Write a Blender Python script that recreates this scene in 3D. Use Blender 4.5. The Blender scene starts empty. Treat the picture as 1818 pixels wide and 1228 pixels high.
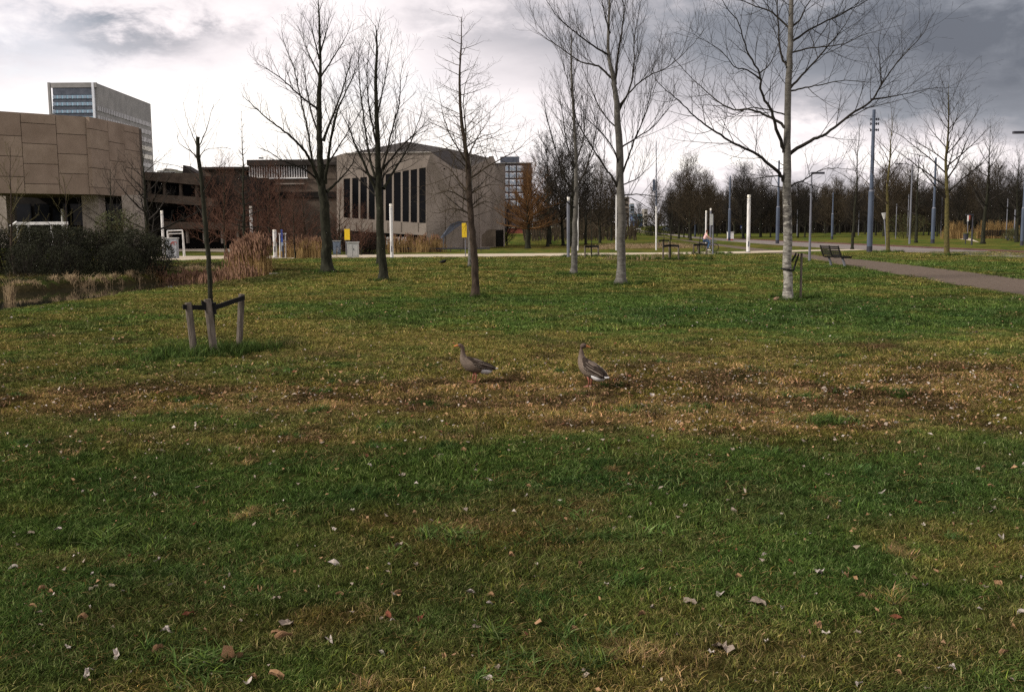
import bpy, math, random
import numpy as np
from mathutils import Vector, Matrix

# ------------------------------------------------------------------ camera, world, sun, exposure
scene = bpy.context.scene
COL = scene.collection
FPX, CX, CY = 1790.0, 909.0, 614.0          # focal length and centre in photograph pixels
HOR = 402.0
TH = math.atan((CY - HOR) / FPX)
ZC = 2.2
ROLL = 0.0085
K = FPX / 1448.0             # nominal distances below are multiplied by this
CT, ST = math.cos(TH), math.sin(TH)

cam_d = bpy.data.cameras.new("camera")
cam = bpy.data.objects.new("camera", cam_d)
COL.objects.link(cam)
cam.matrix_world = Matrix.Translation((0, 0, ZC)) @ Matrix.Rotation(math.pi / 2 - TH, 4, 'X') @ Matrix.Rotation(-ROLL, 4, 'Z')
cam_d.sensor_width = 36
cam_d.lens = 36 * FPX / 1818
cam_d.clip_end = 6000
scene.camera = cam

def ray(px, py):
    u, v = px - CX, py - CY
    u, v = u - ROLL * v, v + ROLL * u
    return Vector((u, FPX * CT - v * ST, -v * CT - FPX * ST))

SUN_DIR = Vector((-0.80, -0.22, 0.52)).normalized()
sun_d = bpy.data.lights.new("sun", 'SUN')
sun_d.energy = 2.6
sun_d.angle = math.radians(6)
sun_d.color = (1.0, 0.93, 0.84)
sun = bpy.data.objects.new("sun", sun_d)
COL.objects.link(sun)
sun.rotation_euler = SUN_DIR.to_track_quat('Z', 'Y').to_euler()

w = bpy.data.worlds.new("World")
scene.world = w
w.use_nodes = True
nt = w.node_tree
nt.nodes.clear()

class NB:
    """tiny node-building helper"""
    def __init__(s, t): s.t = t
    def n(s, typ, **kw):
        nd = s.t.nodes.new(typ)
        for k, v in kw.items(): setattr(nd, k, v)
        return nd
    def put(s, sock, v):
        if hasattr(v, 'links') or isinstance(v, bpy.types.NodeSocket): s.t.links.new(v, sock)
        else: sock.default_value = v
    def m(s, op, a, b=0.0, c=None, clamp=False):
        nd = s.n('ShaderNodeMath', operation=op); nd.use_clamp = clamp
        s.put(nd.inputs[0], a); s.put(nd.inputs[1], b)
        if c is not None: s.put(nd.inputs[2], c)
        return nd.outputs[0]
    def vec(s, x, y, z):
        nd = s.n('ShaderNodeCombineXYZ')
        s.put(nd.inputs[0], x); s.put(nd.inputs[1], y); s.put(nd.inputs[2], z)
        return nd.outputs[0]
    def noise(s, v, scale, detail=5, rough=0.55, dist=0.0):
        nd = s.n('ShaderNodeTexNoise')
        if v is not None: s.put(nd.inputs['Vector'], v)
        nd.inputs['Scale'].default_value = scale; nd.inputs['Detail'].default_value = detail
        nd.inputs['Roughness'].default_value = rough; nd.inputs['Distortion'].default_value = dist
        return nd.outputs[0]
    def ramp(s, f, stops):
        nd = s.n('ShaderNodeValToRGB'); s.put(nd.inputs[0], f)
        cr = nd.color_ramp
        while len(cr.elements) < len(stops): cr.elements.new(0.5)
        for e, (p, c) in zip(cr.elements, stops): e.position = p; e.color = (*c, 1)
        return nd.outputs[0]
    def mix(s, f, a, b, typ='MIX'):
        nd = s.n('ShaderNodeMix', data_type='RGBA', blend_type=typ)
        s.put(nd.inputs[0], f)
        for sock, v in ((nd.inputs[6], a), (nd.inputs[7], b)):
            s.put(sock, (*v, 1) if isinstance(v, tuple) and len(v) == 3 else v)
        return nd.outputs[2]

N = NB(nt)
tc = N.n('ShaderNodeTexCoord').outputs['Generated']
sep = N.n('ShaderNodeSeparateXYZ'); nt.links.new(tc, sep.inputs[0])
X_, Y_, Z_ = sep.outputs
A_ = N.m('ARCTAN2', X_, Y_)
E_ = N.m('ARCSINE', Z_)
zz = N.m('ADD', N.m('MAXIMUM', Z_, 0.0), 0.10)
nv = N.vec(N.m('DIVIDE', X_, zz), N.m('DIVIDE', Y_, zz), 0.0)
n_far = N.noise(nv, 0.55, 7, 0.55, 0.3)          # sheets of cloud seen in perspective
n_puf = N.noise(N.vec(N.m('MULTIPLY', A_, 1.0), N.m('MULTIPLY', E_, 2.2), 0.3), 5.0, 8, 0.6, 0.4)
n_fine = N.noise(N.vec(A_, N.m('MULTIPLY', E_, 2.0), 1.7), 17.0, 8, 0.62, 0.2)
A2 = N.m('ADD', A_, N.m('MULTIPLY', N.m('SUBTRACT', n_puf, 0.5), 0.22))
E2 = N.m('ADD', E_, N.m('MULTIPLY', N.m('SUBTRACT', n_fine, 0.5), 0.09))
E2 = N.m('ADD', E2, N.m('MULTIPLY', N.m('SUBTRACT', n_puf, 0.5), 0.05))
def blob(px, py, sx, sy, wgt):
    d = ray(px, py).normalized()
    a0, e0 = math.atan2(d.x, d.y), math.asin(d.z)
    qa = N.m('DIVIDE', N.m('SUBTRACT', A2, a0), sx / FPX)
    qe = N.m('DIVIDE', N.m('SUBTRACT', E2, e0), sy / FPX)
    r2 = N.m('ADD', N.m('MULTIPLY', qa, qa), N.m('MULTIPLY', qe, qe))
    return N.m('MULTIPLY', N.m('EXPONENT', N.m('MULTIPLY', r2, -1.0)), wgt)
acc = 0.61
val = N.m('ADD', N.m('MULTIPLY', N.m('SUBTRACT', n_far, 0.5), 0.55), acc)
val = N.m('ADD', val, N.m('MULTIPLY', N.m('SUBTRACT', n_puf, 0.5), 0.50))
val = N.m('ADD', val, N.m('MULTIPLY', N.m('SUBTRACT', n_fine, 0.5), 0.50))
for b in [(150, 300, 520, 110, 0.26), (620, 250, 330, 150, 0.22), (330, 200, 260, 70, 0.22), (860, 210, 150, 90, 0.10),
          (245, 66, 110, 28, -0.36), (480, 15, 420, 45, 0.14), (60, 20, 160, 40, 0.10), (950, 50, 230, 60, -0.22), (1180, 60, 220, 130, -0.13),
          (1420, 235, 190, 26, 0.40), (1270, 285, 150, 24, 0.36), (1600, 280, 200, 24, 0.38), (1100, 300, 200, 60, 0.1), (1360, 200, 120, 30, 0.10),
          (1500, 60, 330, 110, -0.20), (1790, 90, 340, 150, -0.42), (1750, 200, 200, 50, -0.16), (1130, 180, 90, 60, 0.0),
          (1350, 255, 60, 22, -0.10), (700, 95, 60, 40, 0.15)]:
    if b[4] != 0.0: val = N.m('ADD', val, blob(*b))
cloud = N.ramp(val, [(0.0, (0.11, 0.118, 0.14)), (0.22, (0.20, 0.208, 0.235)), (0.48, (0.435, 0.41, 0.43)),
                     (0.68, (0.65, 0.60, 0.61)), (0.86, (0.80, 0.75, 0.735)), (1.0, (0.90, 0.85, 0.80))])
sky = N.n('ShaderNodeTexSky', sky_type='NISHITA')
sky.sun_disc = False
sky.sun_elevation = math.asin(SUN_DIR.z)
sky.sun_rotation = math.atan2(SUN_DIR.x, SUN_DIR.y)
bg1 = N.n('ShaderNodeBackground'); nt.links.new(sky.outputs[0], bg1.inputs[0]); bg1.inputs[1].default_value = 0.10
bg2 = N.n('ShaderNodeBackground'); nt.links.new(cloud, bg2.inputs[0]); bg2.inputs[1].default_value = 0.92
gap = N.m('ADD', blob(30, 85, 170, 60, 0.42), N.m('ADD', blob(690, 160, 150, 34, 0.25), 0.03))
gap = N.m('MULTIPLY', gap, N.m('MULTIPLY', N.m('SUBTRACT', n_puf, 0.25, clamp=True), 2.2, clamp=True), clamp=True)
mx = N.n('ShaderNodeMixShader'); nt.links.new(N.m('MULTIPLY', gap, 1.0, clamp=True), mx.inputs[0])
nt.links.new(bg2.outputs[0], mx.inputs[1]); nt.links.new(bg1.outputs[0], mx.inputs[2])
out = N.n('ShaderNodeOutputWorld'); nt.links.new(mx.outputs[0], out.inputs[0])

scene.view_settings.view_transform = 'Standard'
scene.view_settings.look = 'None'
scene.view_settings.gamma = 1
scene.view_settings.use_curve_mapping = False
scene.view_settings.exposure = 0.72
scene.cycles.max_bounces = 5
scene.cycles.diffuse_bounces = 2
scene.cycles.glossy_bounces = 3
scene.cycles.use_denoising = False
scene.cycles.use_adaptive_sampling = False
scene.cycles.sample_clamp_indirect = 1.5
scene.cycles.sample_clamp_direct = 4.0
scene.cycles.caustics_reflective = False
scene.cycles.caustics_refractive = False

# ------------------------------------------------------------------ placing helpers
R = random.Random(7)

def vnoise(x, y, s, seed=0):
    """value noise in 0..1 (numpy)"""
    x = np.asarray(x, float) / s; y = np.asarray(y, float) / s
    xi = np.floor(x).astype(np.int64); yi = np.floor(y).astype(np.int64)
    fx = x - xi; fy = y - yi
    fx = fx * fx * (3 - 2 * fx); fy = fy * fy * (3 - 2 * fy)
    def h(a, b):
        n = (a * 374761393 + b * 668265263 + seed * 1442695041) & 0xFFFFFFFF
        n = ((n ^ (n >> 13)) * 1274126177) & 0xFFFFFFFF
        return ((n ^ (n >> 16)) & 0xFFFFFF) / float(0xFFFFFF)
    return (h(xi, yi) * (1 - fx) + h(xi + 1, yi) * fx) * (1 - fy) + (h(xi, yi + 1) * (1 - fx) + h(xi + 1, yi + 1) * fx) * fy

def fbm(x, y, s, seed=0, o=4):
    t = 0; a = 1; n = 0
    for i in range(o):
        t = t + a * vnoise(x, y, s / 2 ** i, seed + i * 17); n += a; a *= 0.55
    return t / n

def sstep(a, b, x):
    t = np.clip((np.asarray(x, float) - a) / (b - a), 0, 1)
    return t * t * (3 - 2 * t)

def GP(px, py, z=0.0):
    d = ray(px, py)
    t = (z - ZC) / d.z
    return Vector((d.x * t, d.y * t, z))

def P(px, py, d):
    r = ray(px, py)
    return Vector((r.x * d / r.y, d, ZC + r.z * d / r.y))

def px_of(x, y, z):
    dz = np.asarray(z) - ZC; dep = y * CT - dz * ST; up = y * ST + dz * CT
    u, v = x * FPX / dep, -up * FPX / dep
    return CX + u + ROLL * v, CY + v - ROLL * u

def scale_at(d): return FPX / d        # pixels per metre (about)

# pond and canal outlines
ZW = -0.35
near = [(-700, 640), (-420, 605), (-200, 575), (-60, 556), (0, 551), (69, 543), (127, 535), (181, 529), (236, 519), (298, 511),
        (354, 506), (400, 500), (447, 494), (482, 489), (500, 486)]
far = [(470, 482.5), (400, 486), (330, 491), (254, 501), (200, 506), (163, 509), (98, 512), (60, 517), (0, 520), (-200, 528), (-500, 545), (-900, 560)]
pond = [GP(*p)[:2] for p in near] + [GP(px, py, ZW)[:2] for px, py in far]
canal_z = -0.42
canal = [GP(px, py, canal_z)[:2] for px, py in [(1010, 437), (945, 440.5), (900, 441), (858, 443), (800, 444), (740, 445), (690, 446), (690, 440), (800, 438.5), (880, 438), (940, 433.5), (1010, 431)]]

def sdist(poly, x, y, margin=6.0):
    """inside distance (positive inside) to a polygon, numpy; points far outside its box read -9"""
    x = np.asarray(x, float); y = np.asarray(y, float); out_ = np.full(x.shape, -9.0)
    xs_ = [p[0] for p in poly]; ys_ = [p[1] for p in poly]
    k = (x > min(xs_) - margin) & (x < max(xs_) + margin) & (y > min(ys_) - margin) & (y < max(ys_) + margin)
    if k.any(): out_[k] = sdist_all(poly, x[k], y[k])
    return out_

def sdist_all(poly, x, y):
    best = np.full(x.shape, 1e9); ins = np.zeros(x.shape, bool)
    n = len(poly)
    for i in range(n):
        x0, y0 = poly[i]; x1, y1 = poly[(i + 1) % n]
        dx, dy = x1 - x0, y1 - y0
        t = np.clip(((x - x0) * dx + (y - y0) * dy) / (dx * dx + dy * dy + 1e-12), 0, 1)
        best = np.minimum(best, np.hypot(x - x0 - t * dx, y - y0 - t * dy))
        with np.errstate(divide='ignore', invalid='ignore'):
            c = ((y0 > y) != (y1 > y)) & (x < dx * (y - y0) / (dy if abs(dy) > 1e-12 else 1e-12) + x0)
        ins ^= c
    return np.where(ins, best, -best)

def hz(x, y):
    x = np.asarray(x, float); y = np.asarray(y, float)
    a = 0.10 * (1 - sstep(18, 27, y)) * sstep(-1, 3, y)
    z = a * (fbm(x, y, 2.6, 3, 3) - 0.5) if np.any(y < 27) else np.zeros(x.shape)
    z = z - 0.75 * sstep(-0.05, 0.95, sdist(pond, x, y))
    z = z - 0.9 * sstep(0.0, 1.2, sdist(canal, x, y))
    return z

_zc = {}
def hz1q(x, y):
    """terrain height for stems, looked up on a 12 cm grid"""
    k = (round(x / .12), round(y / .12))
    if k not in _zc: _zc[k] = hz1(x, y)
    return _zc[k]

def hz1(x, y): return float(hz(np.array([x]), np.array([y]))[0])

def G(px, py):
    p = GP(px, py)
    p.z = hz1(p.x, p.y)
    return p

# ------------------------------------------------------------------ mesh helpers
class MB:
    def __init__(s): s.v = []; s.f = []
    def add(s, vs, fs):
        o = len(s.v); s.v += [tuple(p) for p in vs]; s.f += [tuple(i + o for i in f) for f in fs]; return s
    def box(s, c, size, rz=0.0, taper=1.0):
        hx, hy, h = size[0] / 2, size[1] / 2, size[2]
        ca, sa = math.cos(rz), math.sin(rz); vs = []
        for zi, k in ((0, 1.0), (h, taper)):
            for x, y in ((-hx, -hy), (hx, -hy), (hx, hy), (-hx, hy)):
                x *= k; y *= k
                vs.append((c[0] + x * ca - y * sa, c[1] + x * sa + y * ca, c[2] + zi))
        return s.add(vs, [(3, 2, 1, 0), (4, 5, 6, 7), (0, 1, 5, 4), (1, 2, 6, 5), (2, 3, 7, 6), (3, 0, 4, 7)])
    def tube(s, pts, rad, n=8, cap=True, sq=None):
        pts = [Vector(p) for p in pts]
        if not isinstance(rad, (list, tuple)): rad = [rad] * len(pts)
        vs = []; ref = None
        for i, p in enumerate(pts):
            t = (pts[min(i + 1, len(pts) - 1)] - pts[max(i - 1, 0)]).normalized()
            if ref is None: ref = Vector((0, 0, 1)) if abs(t.z) < 0.9 else Vector((1, 0, 0))
            a = t.cross(ref).normalized(); b = a.cross(t)
            ref = b
            r = rad[i]
            ra, rb = (r if not isinstance(r, tuple) else r[0]), (r if not isinstance(r, tuple) else r[1])
            for k in range(n):
                th = 2 * math.pi * (k + (0.5 if n == 4 else 0)) / n
                vs.append(p + a * (math.cos(th) * ra) + b * (math.sin(th) * rb))
        fs = []
        for i in range(len(pts) - 1):
            for k in range(n):
                k2 = (k + 1) % n
                fs.append((i * n + k, i * n + k2, (i + 1) * n + k2, (i + 1) * n + k))
        if cap:
            fs.append(tuple(range(n - 1, -1, -1))); fs.append(tuple((len(pts) - 1) * n + k for k in range(n)))
        return s.add(vs, fs)
    def prism(s, pts, depth):
        """polygon given by 3D points, thickened by a depth vector"""
        pts = [Vector(p) for p in pts]; n = len(pts)
        dv = Vector((0, depth, 0)) if not isinstance(depth, Vector) else depth
        vs = pts + [p + dv for p in pts]
        fs = [tuple(range(n)), tuple(range(2 * n - 1, n - 1, -1))] + [(i, i + n, (i + 1) % n + n, (i + 1) % n) for i in range(n)]
        return s.add(vs, fs)
    def pbox(s, x0, y0, x1, y1, d, depth):
        """frontal slab whose front face covers the pixels x0..x1, y0..y1 at distance d"""
        a, b = P(x0, y1, d), P(x1, y0, d)
        xa, xb = P((x0), (y0 + y1) / 2, d).x, P((x1), (y0 + y1) / 2, d).x
        return s.box(((xa + xb) / 2, d + depth / 2, a.z), (xb - xa, depth, b.z - a.z))
    def sphere(s, c, r, n=10, m=6):
        if not isinstance(r, tuple): r = (r, r, r)
        vs = []; fs = []
        for j in range(m + 1):
            ph = math.pi * j / m
            for k in range(n):
                th = 2 * math.pi * k / n
                vs.append((c[0] + r[0] * math.sin(ph) * math.cos(th), c[1] + r[1] * math.sin(ph) * math.sin(th), c[2] - r[2] * math.cos(ph)))
        for j in range(m):
            for k in range(n):
                fs.append((j * n + k, j * n + (k + 1) % n, (j + 1) * n + (k + 1) % n, (j + 1) * n + k))
        return s.add(vs, fs)
    def build(s, name, m, parent=None, smooth=False):
        me = bpy.data.meshes.new(name)
        off = parent_origin(parent)
        vs = s.v if off is None else [(x - off[0], y - off[1], z - off[2]) for x, y, z in s.v]
        me.from_pydata(vs, [], s.f); me.update()
        if smooth: me.polygons.foreach_set('use_smooth', [True] * len(me.polygons))
        me.materials.append(m)
        o = bpy.data.objects.new(name, me); COL.objects.link(o)
        if parent is not None: o.parent = parent
        return o

def parent_origin(p):
    while p is not None and p.parent is not None: p = p.parent
    return None if p is None else tuple(p.location)

def np_mesh(name, V, F, m, parent=None, attrs=None, smooth=False):
    """V (n,3) array, F (k,q) array with equal-sized faces"""
    V = np.asarray(V, np.float32); F = np.asarray(F, np.int32)
    off = parent_origin(parent)
    if off is not None: V = V - np.array(off, np.float32)
    me = bpy.data.meshes.new(name)
    q = F.shape[1]
    me.vertices.add(len(V)); me.vertices.foreach_set('co', V.ravel())
    me.loops.add(F.size); me.loops.foreach_set('vertex_index', F.ravel())
    me.polygons.add(len(F)); me.polygons.foreach_set('loop_start', np.arange(0, F.size, q, dtype=np.int32))
    me.update(calc_edges=True)
    if smooth: me.polygons.foreach_set('use_smooth', np.ones(len(F), bool))
    for an, arr in (attrs or {}).items():
        if arr.ndim == 2:
            at = me.attributes.new(an, 'FLOAT_COLOR', 'POINT')
            at.data.foreach_set('color', np.c_[arr, np.ones(len(arr))].astype(np.float32).ravel())
        else:
            at = me.attributes.new(an, 'FLOAT', 'POINT'); at.data.foreach_set('value', arr.astype(np.float32))
    me.materials.append(m)
    o = bpy.data.objects.new(name, me); COL.objects.link(o)
    if parent is not None: o.parent = parent
    return o

def tag(o, label=None, cat=None, group=None, kind=None):
    if label: o['label'] = label
    if cat: o['category'] = cat
    if group: o['group'] = group
    if kind: o['kind'] = kind
    return o

def thing(name, loc, label, cat, group=None):
    o = bpy.data.objects.new(name, None); COL.objects.link(o)
    o.location = loc; o.empty_display_size = 0.2
    return tag(o, label, cat, group)

def copy_tree(o, parent=None, loc=None, rz=None, sc=None, label=None, group=None):
    c = o.copy(); COL.objects.link(c)
    if parent is not None: c.parent = parent
    for ch in list(o.children): copy_tree(ch, c)
    if loc is not None: c.location = loc
    if rz is not None: c.rotation_euler[2] = rz
    if sc is not None: c.scale = (sc, sc, sc) if not isinstance(sc, tuple) else sc
    if label: c['label'] = label
    if group: c['group'] = group
    return c

# ------------------------------------------------------------------ materials
def mat(name, c1, c2=None, scale=4.0, rough=0.85, bump=0.0, bscale=None, metal=0.0, stretch=None, detail=6, contrast=(0.35, 0.65), spec=0.15, c3=None):
    m = bpy.data.materials.new(name); m.use_nodes = True
    t = m.node_tree; B = NB(t); bs = t.nodes['Principled BSDF']
    co = B.n('ShaderNodeTexCoord').outputs['Object']
    if stretch:
        mp = B.n('ShaderNodeMapping'); t.links.new(co, mp.inputs[0]); mp.inputs['Scale'].default_value = stretch; co = mp.outputs[0]
    f = B.noise(co, scale, detail, 0.6)
    stops = [(contrast[0], c1), (contrast[1], c2 or c1)]
    if c3: stops.append((min(contrast[1] + 0.12, 0.95), c3))
    c = B.ramp(f, stops)
    t.links.new(c, bs.inputs['Base Color'])
    bs.inputs['Roughness'].default_value = rough; bs.inputs['Metallic'].default_value = metal
    bs.inputs['Specular IOR Level'].default_value = spec
    if bump:
        bp = B.n('ShaderNodeBump'); bp.inputs['Strength'].default_value = bump; bp.inputs['Distance'].default_value = 0.02
        t.links.new(B.noise(co, bscale or scale * 4, 4, 0.6), bp.inputs['Height']); t.links.new(bp.outputs[0], bs.inputs['Normal'])
    return m

M = {}
M['bark_dark'] = mat('bark_dark', (0.010, 0.010, 0.006), (0.030, 0.030, 0.019), 9, 0.95, 0.8, 40, stretch=(1, 1, 0.35), c3=(0.085, 0.095, 0.06))
M['bark_brown'] = mat('bark_brown', (0.024, 0.018, 0.013), (0.065, 0.047, 0.034), 12, 0.95, 0.7, 40, stretch=(1, 1, 0.3), c3=(0.15, 0.125, 0.10))
M['bark_grey'] = mat('bark_grey', (0.03, 0.027, 0.022), (0.10, 0.09, 0.075), 10, 0.9, 0.7, 35, stretch=(1, 1, 0.5), c3=(0.24, 0.225, 0.20))
M['twig_dark'] = mat('twig_dark', (0.014, 0.012, 0.009), (0.034, 0.029, 0.023), 3, 0.9)
M['twig_brown'] = mat('twig_brown', (0.034, 0.026, 0.016), (0.070, 0.054, 0.034), 3, 0.9)
M['twig_red'] = mat('twig_red', (0.055, 0.027, 0.018), (0.11, 0.055, 0.036), 2, 0.9)
M['twig_orange'] = mat('twig_orange', (0.095, 0.048, 0.020), (0.165, 0.088, 0.036), 2, 0.9)
M['twig_olive'] = mat('twig_olive', (0.05, 0.045, 0.02), (0.10, 0.085, 0.035), 2, 0.9)
M['bark_olive'] = mat('bark_olive', (0.05, 0.045, 0.018), (0.12, 0.10, 0.035), 8, 0.9, 0.5, 30)
def birch_mat(nm='bark_birch', k=1.0, zup=2.6, kn=1.0):
    m = bpy.data.materials.new(nm); m.use_nodes = True
    t = m.node_tree; B = NB(t); bs = t.nodes['Principled BSDF']
    co = B.n('ShaderNodeTexCoord').outputs['Object']
    sp = B.n('ShaderNodeSeparateXYZ'); t.links.new(co, sp.inputs[0])
    base = B.ramp(B.noise(co, 7, 8, 0.65), [(0.32, (0.08 * k, 0.073 * k, 0.058 * k)), (0.5, (0.24 * k, 0.225 * k, 0.19 * k)), (0.68, (0.40 * k, 0.38 * k, 0.335 * k))])
    mp = B.n('ShaderNodeMapping'); t.links.new(co, mp.inputs[0]); mp.inputs['Scale'].default_value = (3.0, 3.0, 14)
    lent = B.ramp(B.noise(mp.outputs[0], 1.2, 4, 0.6), [(0.50, (0, 0, 0)), (0.56, (1, 1, 1))])
    c = B.mix(B.m('MULTIPLY', lent, 0.75), base, (0.05, 0.042, 0.035))
    knot = B.m('MULTIPLY', B.ramp(B.noise(co, 5.0, 5, 0.7), [(0.46, (0, 0, 0)), (0.52, (kn, kn, kn))]), B.m('MULTIPLY', B.m('SUBTRACT', 1.0, B.m('ABSOLUTE', B.m('SUBTRACT', sp.outputs[2], 2.55))), 1.3, clamp=True))
    c = B.mix(knot, c, (0.035, 0.03, 0.025))
    hi = B.m('MULTIPLY', B.m('SUBTRACT', sp.outputs[2], zup), 0.6, clamp=True)
    up = B.ramp(B.noise(co, 5, 8, 0.65), [(0.35, (0.045, 0.04, 0.03)), (0.65, (0.12, 0.11, 0.09))])
    c = B.mix(B.m('MULTIPLY', hi, 0.85), c, up)
    t.links.new(c, bs.inputs['Base Color']); bs.inputs['Roughness'].default_value = 0.8
    bp = B.n('ShaderNodeBump'); bp.inputs['Strength'].default_value = 0.6; bp.inputs['Distance'].default_value = 0.02
    t.links.new(B.noise(mp.outputs[0], 3, 5), bp.inputs['Height']); t.links.new(bp.outputs[0], bs.inputs['Normal'])
    return m
M['bark_birch'] = birch_mat()
M['bark_mottled'] = birch_mat('bark_mottled', 0.42, 0.7, 0.3)
M['stake'] = mat('weathered_wood', (0.055, 0.046, 0.036), (0.175, 0.148, 0.12), 14, 0.95, 0.8, 40, stretch=(1, 1, 0.15))
M['strap'] = mat('black_rubber', (0.003, 0.003, 0.003), (0.008, 0.008, 0.008), 8, 0.7)
M['concrete'] = mat('light_concrete', (0.225, 0.19, 0.158), (0.335, 0.285, 0.24), 0.5, 0.9, 0.3, 12, stretch=(1, 1, 0.4), detail=9)
M['concrete_brown'] = mat('washed_gravel_concrete', (0.215, 0.163, 0.12), (0.30, 0.235, 0.178), 0.55, 0.92, 0.5, 14, detail=10)
M['concrete_brown2'] = mat('washed_gravel_concrete_weathered', (0.205, 0.155, 0.115), (0.285, 0.22, 0.168), 0.4, 0.92, 0.5, 14, detail=10)
M['concrete_dark'] = mat('dark_weathered_concrete', (0.085, 0.066, 0.05), (0.15, 0.118, 0.09), 1.2, 0.92, 0.3, 10, detail=8)
M['joint'] = mat('dark_joint', (0.085, 0.065, 0.048), (0.11, 0.085, 0.065), 5)
M['pillar'] = mat('pillar_concrete', (0.25, 0.215, 0.18), (0.40, 0.35, 0.30), 2.5, 0.9, 0.4, 12, detail=9)
M['roof'] = mat('dark_roof_felt', (0.026, 0.022, 0.019), (0.044, 0.037, 0.032), 0.8, 0.9, detail=8)
M['trim'] = mat('pale_trim', (0.45, 0.42, 0.37), (0.55, 0.51, 0.46), 3, 0.7)
M['glass'] = mat('dark_window_glass', (0.003, 0.0035, 0.0045), (0.008, 0.009, 0.011), 0.6, 0.08, spec=0.12)
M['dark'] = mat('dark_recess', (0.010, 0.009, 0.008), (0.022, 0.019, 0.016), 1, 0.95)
M['metal_clad'] = mat('grey_metal_cladding', (0.20, 0.195, 0.185), (0.29, 0.28, 0.265), 0.35, 0.5, detail=10, metal=0.2)
M['blue_clad'] = mat('pale_blue_spandrel', (0.22, 0.36, 0.46), (0.32, 0.47, 0.58), 1.2, 0.5, detail=8)
M['grey_strip'] = mat('grey_louvre', (0.06, 0.07, 0.09), (0.10, 0.11, 0.135), 0.8, 0.6)
M['tower_glass'] = mat('tower_side_glass', (0.20, 0.19, 0.18), (0.30, 0.29, 0.28), 0.3, 0.12, spec=0.8)
M['brick_dark'] = mat('dark_brick', (0.055, 0.048, 0.055), (0.085, 0.07, 0.075), 1.2, 0.9)
M['white_frame'] = mat('white_frame', (0.55, 0.57, 0.62), (0.72, 0.74, 0.78), 2, 0.6)
M['white'] = mat('white_paint', (0.36, 0.35, 0.33), (0.66, 0.65, 0.63), 2.2, 0.55, contrast=(0.28, 0.52), stretch=(1, 1, .6), detail=9)
M['lampglass'] = mat('opal_lamp_glass', (0.78, 0.75, 0.66), (0.86, 0.82, 0.74), 3, 0.35)
M['pole_blue'] = mat('blue_grey_steel', (0.060, 0.075, 0.108), (0.082, 0.102, 0.14), 2, 0.5, stretch=(1, 1, 0.3))
M['pole_grey'] = mat('galvanised_steel', (0.12, 0.125, 0.145), (0.17, 0.175, 0.20), 3, 0.5, stretch=(1, 1, 0.3))
M['pole_dark'] = mat('dark_steel', (0.03, 0.03, 0.04), (0.05, 0.05, 0.06), 3, 0.5)
M['cabinet'] = mat('grey_cabinet', (0.27, 0.29, 0.32), (0.38, 0.40, 0.42), 3, 0.6)
M['cabinet_pale'] = mat('pale_grey_cabinet', (0.36, 0.37, 0.35), (0.48, 0.48, 0.46), 8, 0.7)
M['cabinet_blue'] = mat('bluish_cabinet', (0.20, 0.25, 0.32), (0.28, 0.33, 0.40), 5, 0.6)
M['yellow'] = mat('yellow_sign', (0.62, 0.42, 0.02), (0.78, 0.55, 0.04), 9, 0.5)
M['blue_sign'] = mat('blue_sign', (0.03, 0.06, 0.28), (0.06, 0.12, 0.40), 9, 0.5)
M['red'] = mat('faded_red', (0.30, 0.05, 0.04), (0.42, 0.08, 0.06), 9, 0.6)
M['red_brick'] = mat('red_brick', (0.16, 0.05, 0.035), (0.24, 0.08, 0.05), 2, 0.9)
M['bench_wood'] = mat('dark_bench_wood', (0.010, 0.009, 0.008), (0.022, 0.02, 0.018), 12, 0.85, 0.4, 40)
M['mesh_dark'] = mat('dark_bench_metal', (0.010, 0.009, 0.008), (0.022, 0.019, 0.017), 10, 0.5)
M['stone'] = mat('pinkish_stone', (0.17, 0.10, 0.07), (0.28, 0.17, 0.12), 12, 0.9, 0.6)
M['path_cream'] = mat('cream_gravel', (0.36, 0.30, 0.22), (0.50, 0.43, 0.33), 1.5, 0.95, detail=9)
M['asphalt'] = mat('brown_asphalt', (0.078, 0.058, 0.042), (0.130, 0.098, 0.072), 6, 0.95, 0.6, 90, detail=12)
M['road'] = mat('worn_road', (0.13, 0.11, 0.098), (0.20, 0.172, 0.152), 1.0, 0.95, detail=9)
M['kerb_red'] = mat('red_brick_edge', (0.07, 0.035, 0.03), (0.12, 0.055, 0.045), 3, 0.9)
M['reed'] = mat('dry_reed', (0.20, 0.125, 0.05), (0.37, 0.25, 0.105), 1.3, 0.95, contrast=(0.38, 0.62))
M['plume'] = mat('reed_plume', (0.12, 0.065, 0.04), (0.24, 0.14, 0.09), 2.3, 0.95)
M['sedge'] = mat('dead_sedge', (0.19, 0.135, 0.075), (0.40, 0.30, 0.18), 2.2, 0.95)
M['shrub_leaf'] = mat('shrub_leaf', (0.012, 0.014, 0.007), (0.032, 0.034, 0.015), 1.0, 0.8)
M['shrub_leaf2'] = mat('olive_shrub_leaf', (0.04, 0.048, 0.018), (0.085, 0.09, 0.035), 1.0, 0.8)
M['leaf_tan'] = mat('fallen_leaf_tan', (0.24, 0.13, 0.065), (0.38, 0.24, 0.13), 30, 0.85, 0.5, 80)
M['leaf_pale'] = mat('fallen_leaf_pale', (0.30, 0.25, 0.21), (0.56, 0.50, 0.45), 40, 0.85, 0.5, 80)
M['leaf_red'] = mat('fallen_leaf_reddish', (0.13, 0.04, 0.022), (0.22, 0.08, 0.045), 30, 0.85, 0.5, 80)
M['leaf_grey'] = mat('fallen_leaf_mauve', (0.19, 0.15, 0.115), (0.33, 0.27, 0.215), 30, 0.85, 0.5, 80)

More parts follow.
